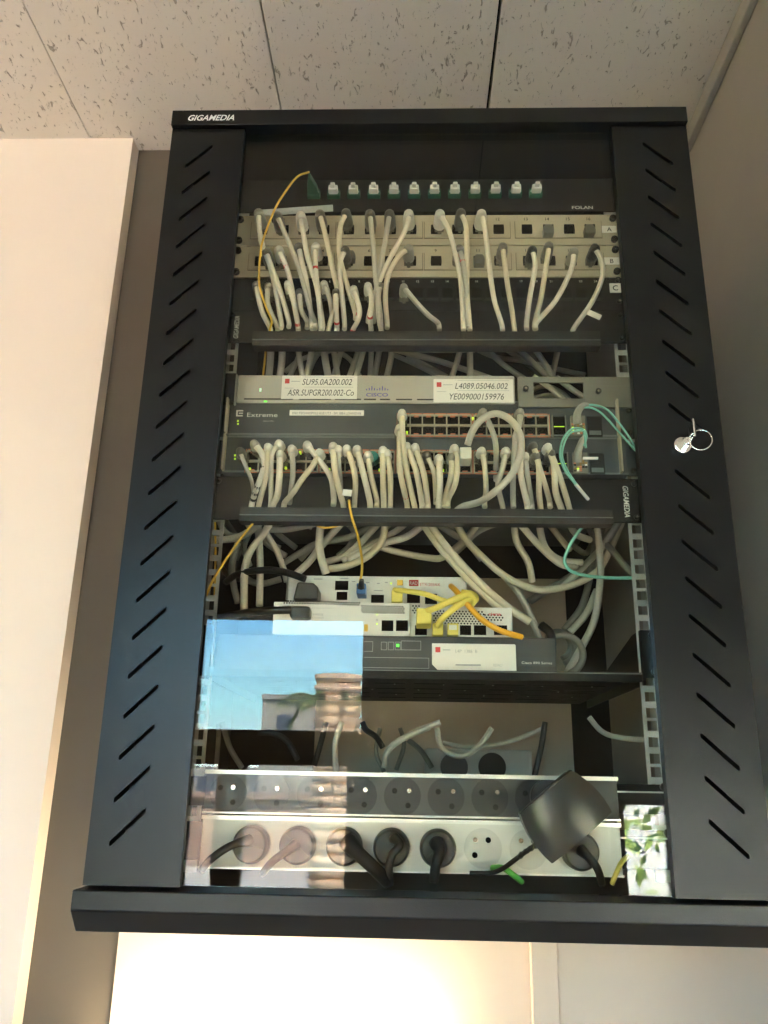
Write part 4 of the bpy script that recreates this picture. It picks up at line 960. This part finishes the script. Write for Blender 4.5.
# white access device (rear)
ra = empty('fibre_access_box', (-.05, .15, .2768), 'white access box with blue fibre connector, rearmost on the shelf', 'network box')
yr = .150; a = at(287, 604, yr); b = at(467, 577, yr)
MB().box(a.x, b.x, yr, .33, .2768, b.z).build('body', M['wdev'], ra, bevel=.0015)
def face(par, px0, px1, py0, py1, Y, m, name, th=.0008, bev=0, **k):
    a = at(px0, py1, Y); b = at(px1, py0, Y); return MB().box(a.x, b.x, Y-th, Y, a.z, b.z).build(name, m, par, bevel=bev, **k)
face(ra, 335, 348.5, 581, 590, yr, M['void'], 'port'); face(ra, 336.5, 347.5, 592, 600, yr, M['void'], 'port')
face(ra, 371, 384, 595, 604, yr, M['void'], 'port'); face(ra, 407, 420, 593, 603, yr, M['void'], 'port'); face(ra, 425, 437, 594, 604, yr, M['void'], 'port')
face(ra, 397, 403, 580, 585.5, yr, M['yellow'], 'label_patch')
lb = MB().use(M['red']); a = at(409, 586, yr); b = at(418.5, 580, yr); lb.box(a.x, b.x, yr-.0005, yr, a.z, b.z)
lb.use(M['wprint']).text('RAD', a.x+.001, a.z+.0012, yr-.0007, w=(b.x-a.x)*.8, h=(b.z-a.z)*.6)
a = at(420, 586, yr); lb.use(M['red']).text('ETX-203AX', a.x, a.z, yr-.0003, w=.023, h=.0038)
lb.use(M['gline'])
for px, py, w_ in ((314, 579.5, .010), (340, 579, .010), (374, 591, .010), (352, 582, .004), (366, 583, .004), (377, 584, .003), (385, 583, .003)):
    q = at(px, py, yr); lb.box(q.x, q.x+w_, yr-.0005, yr, q.z, q.z+.0011)
lb.build('front_print', None, ra)
q = at(391, 583.5, yr); MB().box(q.x-.001, q.x+.001, yr-.0006, yr, q.z-.001, q.z+.001).build('status_light', M['led_y'], ra)

# white perforated device (middle)
yc_ = .120
cn = empty('aggregation_box', (-.04, yc_, .238), 'white perforated network box with red lettering, in front of the access box', 'network box')
a = at(273, 634, yc_); b = at(512, 608, yc_)
MB().box(a.x, b.x, yc_, .30, .2385, b.z+.0005).build('body', M['wdev'], cn, bevel=.0012)
yl = .112; a2 = at(272, 634, yl); b2_ = at(410, 604, yl)
MB().box(a2.x, b2_.x, yl, yc_, .2385, b2_.z+.001).build('front_cover', M['wdev'], cn, bevel=.001)
vb = MB().use(M['void'])
def dots(x0, x1, y0, y1, dx, Y, slope=0.03):
    k = 0; py = y0
    while py <= y1:
        px = x0+(dx/2 if k % 2 else 0)
        while px <= x1:
            q = at(px, py+(px-x0)*slope, Y); vb.cyl((q.x, q.z), .00105, Y-.0003, Y, 'y', 6); px += dx
        py += dx*.75; k += 1
dots(283, 336, 601, 604, 2.6, yl, .02); dots(336, 360, 602.5, 604.5, 2.6, yl, .02); dots(362, 405, 606, 613, 2.7, yl, .02)
dots(434, 485, 611, 624, 3.2, yc_, .02); dots(485, 504, 615, 622, 3.2, yc_, .02); dots(413, 420, 606, 614, 3.0, yc_, .02)
vb.build('vent_holes', None, cn)
lb = MB().use(M['red']); a = at(488.5, 615.5, yc_); lb.text('ciena', a.x, a.z, yc_-.0004, w=.0135, h=.0035, bold=.02)
lb.use(M['gline']); a = at(312, 615.5, yl); lb.text('3903', a.x, a.z, yl-.0004, w=.012, h=.0024); a = at(312, 618.5, yl); lb.text('MAC ADDR', a.x, a.z, yl-.0004, w=.013, h=.0016)
a = at(307, 608.5, yl); lb.text('SERVICE DELIVERY SWITCH', a.x, a.z, yl-.0004, w=.030, h=.0012); lb.build('front_print', None, cn)
for a_, b_2 in ((381.5, 393.5), (396, 408)): face(cn, a_, b_2, 620.5, 631, yl, M['void'], 'port')
for a_, b_2 in ((415, 427, ), (460, 471), (474, 486), (494, 507)): face(cn, a_, b_2, 625.5, 635, yc_, M['void'], 'port')
for py, m_ in ((614.5, 'led_y'), (620, 'gline'), (624, 'led_y')):
    q = at(377, py, yl); MB().box(q.x-.0008, q.x+.0008, yl-.0006, yl, q.z-.0008, q.z+.0008).build('status_light', M[m_], cn)
face(cn, 364, 368, 624.5, 631.5, yl, M['yellow'], 'label_patch')

# charcoal router (front)
y8 = .090
r8 = empty('small_router', (-.04, y8, SZ), 'low charcoal router with a white barcode sticker, frontmost on the shelf', 'router')
z8 = at(410, 636, y8).z
MB().prism([(-.2215, SZ+.0006), (.1375, SZ+.0006), (.1385, z8), (-.2185, z8)], y8, .28).build('body', M['gdev'], r8, bevel=.0015)
MB().box(-.22, .1375, y8-.0008, y8, SZ+.0008, SZ+.0040).build('front_lip', M['slate'], r8)
def outline(b, px0, px1, py0, py1, Y, t_=.0004):
    a = at(px0, py1, Y); c = at(px1, py0, Y)
    b.box(a.x, c.x, Y-.0004, Y, a.z, a.z+t_).box(a.x, c.x, Y-.0004, Y, c.z-t_, c.z).box(a.x, a.x+t_, Y-.0004, Y, a.z, c.z).box(c.x-t_, c.x, Y-.0004, Y, a.z, c.z)
ol = MB().use(M['gline'])
outline(ol, 323, 373, 641.5, 651, y8); outline(ol, 381, 387, 642, 650, y8); outline(ol, 388, 394, 642, 650, y8); outline(ol, 395, 401, 642, 650, y8); outline(ol, 401, 421, 641, 650, y8); outline(ol, 313, 429, 658, 667, y8)
ol.build('front_print', None, r8)
q = at(397.8, 645.5, y8); MB().box(q.x-.0016, q.x+.0016, y8-.0008, y8, q.z-.0016, q.z+.0016).build('status_light', M['led_g'], r8)
a = at(432, 670, y8); b = at(515.5, 644.5, y8)
st = MB().use(M['tag']).prism([(a.x+.006, a.z), (b.x, a.z), (b.x, b.z-.001), (b.x-.001, b.z), (a.x, b.z), (a.x, a.z+.006)], y8-.0010, y8)
w, h = b.x-a.x, b.z-a.z; st.use(M['red']).box(a.x+w*.04, a.x+w*.10, y8-.0013, y8-.001, a.z+h*.66, a.z+h*.86)
st.use(M['gline']).text('L4P  1386  B', a.x+w*.28, a.z+h*.66, y8-.0012, w=w*.26, h=h*.12).box(a.x+w*.28, a.x+w*.58, y8-.0012, y8-.001, a.z+h*.17, a.z+h*.23).text('R27AC7', a.x+w*.73, a.z+h*.16, y8-.0012, w=w*.11, h=h*.1)
st.box(a.x+w*.13, a.x+w*.22, y8-.0012, y8-.001, a.z+h*.74, a.z+h*.77); st.build('sticker', None, r8)
MB().box(at(518, 662, y8).x, at(555, 662, y8).x, y8-.0006, y8, at(530, 666, y8).z, at(530, 657, y8).z).build('name_band', M['slate'], r8)
lb = MB().use(M['wprint']); a = at(521.5, 664, y8); lb.text('Cisco 890 Series', a.x, a.z, y8-.0009, w=at(552, 664, y8).x-a.x, h=.0026, bold=.01).build('name_lettering', None, r8)

# yellow and orange cables on the boxes
def yc(pts, r, m, lab, pl=None):
    o = MB().use(m).tube([at(*p) for p in pts], r, 10, 6).build('network_cable'); tag(o, lab, 'cable', 'yellow cables on the white boxes')
    if pl:
        q = at(*pl[:3]); w_, d_, h_ = pl[3:]
        MB().box(q.x-w_, q.x+w_, q.y, q.y+d_, q.z-h_, q.z+h_).build('plug', M['ycable'], o, bevel=.0012)
    return o
yc([(394, 590, .125), (406, 591, .115), (425, 594, .11), (445, 601, .105), (465, 603, .10), (476, 600, .10), (473, 594, .105), (462, 592, .11)], .0030, M['ycable'], 'yellow network cable running right from the access box port', (397, 596, .122, .0062, .028, .007))
yc([(424, 612, .095), (438, 607, .085), (455, 599, .082), (468, 595, .085), (474, 600, .09), (470, 606, .095)], .0036, M['ycable'], 'upper yellow network cable rising from the thick yellow plug', (424, 616, .090, .0080, .03, .0085))
yc([(437, 626, .10), (443, 618, .09), (456, 607, .085), (466, 601, .085), (472, 598, .09)], .0034, M['ycable'], 'lower yellow network cable rising from the middle port', (438, 629, .100, .0058, .020, .0065))
yc([(451, 586, .115), (457, 592, .095), (466, 603, .085), (480, 618, .08), (497, 629, .08), (512, 634.5, .08), (522, 637, .085)], .0031, M['ocable'], 'orange yellow cable arching right across the perforated box')
q = at(453, 629, .104); tag(MB().use(M['ycable']).box(q.x-.0058, q.x+.0058, .104, .1185, q.z-.0062, q.z+.0062).use(M['cap']).box(q.x-.0042, q.x+.0042, .1035, .104, q.z-.001, q.z+.0045).build('network_plug', bevel=.0008), 'yellow plug without a visible cable in the perforated box', 'plug')
# black power leads to the boxes
o = MB().use(M['black_pl']).tube([at(*p) for p in ((226, 582, .17), (236, 575, .15), (250, 571.5, .14), (270, 570, .135), (288, 573, .13), (305, 579, .125))], .0040, 10, 6).build('power_cable')
tag(o, 'thick black power cable arching to the white access box', 'cable')
a = at(318, 600, .12); b = at(294, 582, .12)
MB().prism([(b.x, a.z), (a.x, a.z), (a.x, b.z-.006), (a.x-.006, b.z-.001), (b.x+.004, b.z)], .118, .149).build('plug', M['black_pl'], o, bevel=.002)
o = MB().use(M['black_pl']).tube([at(*p) for p in ((218, 618, .14), (240, 614, .12), (262, 611, .10), (292, 610, .095))], .0042, 10, 6).build('power_cable')
tag(o, 'black power cable lying in front of the perforated box', 'cable')
a = at(310, 618, .095); b = at(290, 606, .095); MB().box(b.x, a.x, .092, .1115, a.z, b.z).build('plug', M['black_pl'], o, bevel=.003)

# ---------------------------------------------------------------- power strips
YP = .070
def strip(zb, zt, m, wellm, lab, centres, kinds, py, screwx=None):
    e = empty('power_strip', (0, YP, zb), lab, 'power strip')
    xl, xr = -.2148, .1870
    MB().box(xl, xr, YP, YP+.040, zb, zt).build('body', m, e, bevel=.001)
    MB().box(xl-.0008, xr+.0008, YP-.0022, YP, zt-.0034, zt+.0004).build('top_edge', M['alu'], e)
    MB().box(xl-.0008, xr+.0008, YP-.0022, YP, zb-.0004, zb+.0012).build('bottom_edge', M['alu'], e)
    ear = MB()
    ear.box(xr, .2395, YP+.008, YP+.010, zb+.006, zt-.006).box(-.2395, xl, YP+.008, YP+.010, zb+.006, zt-.006)
    ear.build('ear', M['black_in'], e)
    MB().box(xr, .2385, YP+.0065, YP+.008, zt-.014, zt-.0125).build('ear_edge', M['alu'], e)
    screws(e, [(.2330, zt-.008)], Y=YP+.0065, r=.0035)
    R_ = .0180
    for px, kd in zip(centres, kinds):
        c = at(px, py+(px-400)*.0187, YP)
        cx, cz = c.x, (zb+zt)/2-.0012
        s = MB().use(wellm)
        n = 40
        # raised rim ring and a dished well floor
        for k in range(n):
            a0, a1 = 2*math.pi*k/n, 2*math.pi*(k+1)/n
            P_ = lambda a, r, y: Vector((cx+r*math.cos(a), y, cz+r*math.sin(a)))
            s._new([P_(a0, R_, YP-.0006), P_(a1, R_, YP-.0006), P_(a1, R_*.97, YP-.0006), P_(a0, R_*.97, YP-.0006)], [(0, 1, 2, 3)])
            s._new([P_(a0, R_, YP-.0006), P_(a1, R_, YP-.0006), P_(a1, R_, YP+.001), P_(a0, R_, YP+.001)], [(0, 1, 2, 3)])
        s.cyl((cx, cz), R_*.97, YP-.0012, YP-.0002, 'y', 40)
        so = s.build('socket', None, e)
        if kd == 'open':
            pi = MB().use(M['void']).cyl((cx-.0095*.8, cz+.0078*.6), .0027, YP-.0016, YP-.0012, 'y', 14).cyl((cx+.0055, cz-.0085), .0027, YP-.0016, YP-.0012, 'y', 14)
            pi.use(M['chrome']).cyl((cx+.0066, cz+.0052), .0022, YP-.010, YP-.0012, 'y', 14, .0016)
            pi.build('pin', None, so)
        if kd == 'openw':
            pi = MB().use(M['void']).cyl((cx+.005, cz+.0075), .0027, YP-.0016, YP-.0012, 'y', 14).cyl((cx-.008, cz-.006), .0027, YP-.0016, YP-.0012, 'y', 14)
            pi.use(M['chrome']).cyl((cx-.008, cz+.008), .0022, YP-.010, YP-.0012, 'y', 14, .0016)
            pi.build('pin', None, so)
    return e
cB = [228+43.6*k for k in range(8)]
strip(.0590, .0985, M['dark_pl'], mat('dark_well', (.018, .020, .022), .35), 'black socket strip with bright edges, above the white one', cB, ['open']*8, 797)
cW = [253, 299, 345, 391.5, 437.5, 483, 528.5, 575]
strip(.0095, .0565, M['wsock'], M['wsock_d'], 'white socket strip at the bottom of the rack with black plugs', cW, ['p', 'p', 'p', 'p', 'p', 'openw', 'openw', 'p'], 846)
def plugtop(px, lab, path, r=.0036, ang=0, m='black_pl'):
    c = at(px, 846+(px-400)*.0187, YP); cx, cz = c.x, (.0095+.0565)/2-.0012
    o = MB().cyl((cx, cz), .0172, YP-.014, YP-.0012, 'y', 36, .0172).cyl((cx, cz), .0150, YP-.022, YP-.014, 'y', 36, .0172).build('power_cable', M[m], bevel=.0008)
    tag(o, lab, 'cable', 'power cables in the white strip')
    MB().box(-.014, .014, YP-.0236, YP-.0215, -.0012, .0012, Matrix.Translation((cx, 0, cz)) @ Matrix.Rotation(R(ang), 4, 'Y')).build('grip', M[m], o)
    MB().use(M[m]).tube([at(*p) for p in path], r, 10, 6, radii=[r*1.5]+[r]*(len(path)-1)).build('lead', None, o)
    return o
plugtop(253, 'black power plug at the far left of the white strip, cable leaving left', [(250, 840, .045), (238, 843, .035), (225, 849, .03), (210, 860, .03), (202, 870, .04)], ang=20)
plugtop(299, 'black power plug second from left in the white strip, cable leaving down left', [(296, 844, .045), (285, 852, .035), (272, 862, .035), (262, 874, .045)], ang=40)
plugtop(345, 'black power plug third from left with thick cable slanting right', [(348, 842, .045), (360, 855, .032), (374, 868, .032), (388, 882, .045)], .0062, ang=-50)
plugtop(391.5, 'black power plug at the middle of the white strip with curled cable', [(394, 838, .045), (400, 845, .032), (392, 855, .03), (389, 868, .034), (390, 884, .045)], ang=30)
plugtop(437.5, 'black power plug left of the bare white socket with drooping cable', [(437, 843, .045), (440, 852, .032), (436, 864, .03), (434, 880, .045)], .0048, ang=-40)
plugtop(578, 'black power plug at the right end of the white strip behind the adapter', [(581, 850, .045), (590, 858, .035), (598, 870, .04), (602, 884, .05)], ang=15)

# wall-plug adapter held by the black strip
ad = empty('power_adapter', (.14, .05, .06), 'black power adapter with a curved face, tilted over the right sockets', 'power adapter')
corners = [(571, 770), (612, 812), (553, 864), (521, 814)]
yf_ = .022; C4 = [at(px, py, yf_) for px, py in corners]
def patch(Y_of, shrink, name, m, yb):
    bm_ = MB(); N = 12; grid = []
    cen = sum(C4, Vector())/4
    for i in range(N+1):
        row = []
        for j in range(N+1):
            u, v = i/N, j/N
            p = (C4[0]*(1-u)*(1-v)+C4[1]*u*(1-v)+C4[2]*u*v+C4[3]*(1-u)*v)
            p = cen+(p-cen)*shrink
            bul = (C4[3]-C4[2]).normalized()*0
            e_ = 4*u*(1-u); f_ = 4*v*(1-v)
            off = (C4[2]-C4[1]).normalized()*(.004*e_*(v-.5)*2*shrink)
            row.append(Vector((p.x, Y_of(u, v), p.z))+Vector((off.x, 0, off.z)))
        grid.append(row)
    vs = [v for row in grid for v in row]; fs = [(i*(N+1)+j, (i+1)*(N+1)+j, (i+1)*(N+1)+j+1, i*(N+1)+j+1) for i in range(N) for j in range(N)]
    nb_ = len(vs)
    ring = [(i, 0) for i in range(N)]+[(N, j) for j in range(N)]+[(i, N) for i in range(N, 0, -1)]+[(0, j) for j in range(N, 0, -1)]
    for (i, j) in ring: v = grid[i][j]; vs.append(Vector((v.x, yb, v.z)))
    n_ = len(ring)
    for k in range(n_):
        a = ring[k][0]*(N+1)+ring[k][1]; b = ring[(k+1) % n_][0]*(N+1)+ring[(k+1) % n_][1]
        fs.append((a, b, nb_+(k+1) % n_, nb_+k))
    fs.append(tuple(range(nb_, nb_+n_)))
    bm_._new(vs, fs, True)
    o = bm_.build(name, m, ad); 
    for p in o.data.polygons: p.use_smooth = True
    try: o.data.set_sharp_from_angle(angle=R(40))
    except Exception: pass
    return o
patch(lambda u, v: yf_-.0065*(4*v*(1-v))**.8-.0015*(4*u*(1-u))+.004*v, 1.0, 'front_shell', M['adapter'], .034)
patch(lambda u, v: .034, .96, 'rear_shell', M['black_pl'], .056)
MB().tube([at(541, 842, .030), at(534, 846, .030), at(524, 853, .030), at(512, 862, .034), at(502, 869, .040), at(490, 873, .045), at(470, 873, .05)], .0022, 8, 5).build('lead', M['black_pl'], ad)
srl = MB()
for k in range(6):
    p = at(541-k*4.2, 842+k*2.6, .030); srl.tube([p-Vector((.0012, 0, -.0008)), p+Vector((.0012, 0, -.0008))], .0042-.00025*k, 8, 1)
srl.build('strain_relief', M['black_pl'], ad)
MB().cyl((at(548, 808, .06).x, .079), .0160, .056, YP-.0015, 'y', 30).build('plug_pins', M['black_pl'], ad)

# green earth wires and floor of the case
wire('earth_wire', [(492, 868, .055), (503, 868, .045), (512, 874, .04), (522, 882, .05)], .0028, M['greenw'], 'green earth wire poking out under the white socket strip', 'wire')
wire('earth_wire', [(612, 884, .06), (617, 872, .055), (622, 862, .06), (628, 856, .07)], .0024, M['ycable'], 'yellow green earth wire at the lower right of the rack', 'wire')

# ---------------------------------------------------------------- low gap behind the strips
LW = [
 ('cable', .0032, .20, [(392, 745), (404, 738), (418, 730), (440, 722)], 'white cable rising right behind the middle of the black strip'),
 ('cable_g', .0032, .22, [(437, 728), (440, 745), (450, 754), (464, 756), (481, 744), (492, 728)], 'grey cable loop hanging above the white rear sockets'),
 ('cable_g', .0028, .26, [(443, 743), (465, 747), (495, 745), (520, 738), (545, 728)], 'thin grey cable sagging across the low gap'),
 ('cable_g', .0030, .18, [(589, 717), (600, 730), (612, 736), (630, 739), (648, 740)], 'grey cable bending right to the rail below the shelf'),
 ('cable_g', .0034, .15, [(384, 768), (387, 752), (401.7, 739), (430, 727)], 'pale cable bowing up from the middle of the black strip'),
 ('cable', .0034, .17, [(342, 722), (336, 738.6), (335, 752), (336, 775)], 'white cable dropping left of the mid strip'),
 ('cable_dk', .0030, .16, [(222, 722), (230, 748), (242, 768)], 'dim grey cable dropping at the left of the low gap'),
 ('cable_dk', .0028, .22, [(219, 724), (218, 745), (216, 770)], 'thin dim cable hanging beside the left rail'),
 ('cable_dk', .0034, .30, [(408, 740), (421, 751), (432, 768)], 'dim cable slanting down right behind the gap'),
 ('cable_dk', .0028, .24, [(380, 728), (376, 752), (384, 772)], 'thin dim cable left of the pale bowing cable'),
 ('cable_dk', .0028, .24, [(400, 728), (404, 745), (396, 770)], 'thin dim loop right of the pale bowing cable'),
]
for m, r, y, pts, lab in LW: wire('network_cable', [(px, py, y) for px, py in pts], r, M[m], lab, group='cables in the low gap')
for pts, y, lab in (([(545, 722), (541, 748), (534, 778)], .20, 'black power cable dropping at the right of the low gap'), ([(362, 722), (366, 730), (376, 737), (383, 748)], .16, 'black cable curving down at the middle of the low gap'),
                    ([(258, 733), (272, 733), (287, 741), (298, 760)], .20, 'black cable arc at the left of the low gap'), ([(326, 722), (321, 742), (314, 766)], .20, 'black cable slanting left in the low gap')):
    wire('power_cable', [(px, py, y) for px, py in pts], .0034, M['black_pl'], lab, group='black cables in the low gap')
rs = empty('power_strip', (.03, .40, .05), 'white power strip with two black plugs at the back of the cabinet', 'power strip')
ys_ = .385; a = at(425, 790, ys_); b = at(532, 750, ys_)
MB().box(a.x, b.x, ys_, ys_+.04, a.z, b.z).build('body', M['wsock_d'], rs, bevel=.004)
for px in (454, 492):
    c = at(px, 767, ys_); MB().cyl((c.x, c.z), .0185, ys_-.003, ys_-.0005, 'y', 30).build('socket', M['black_pl'], rs)
a = at(404, 790, .40); b = at(440, 736, .40)
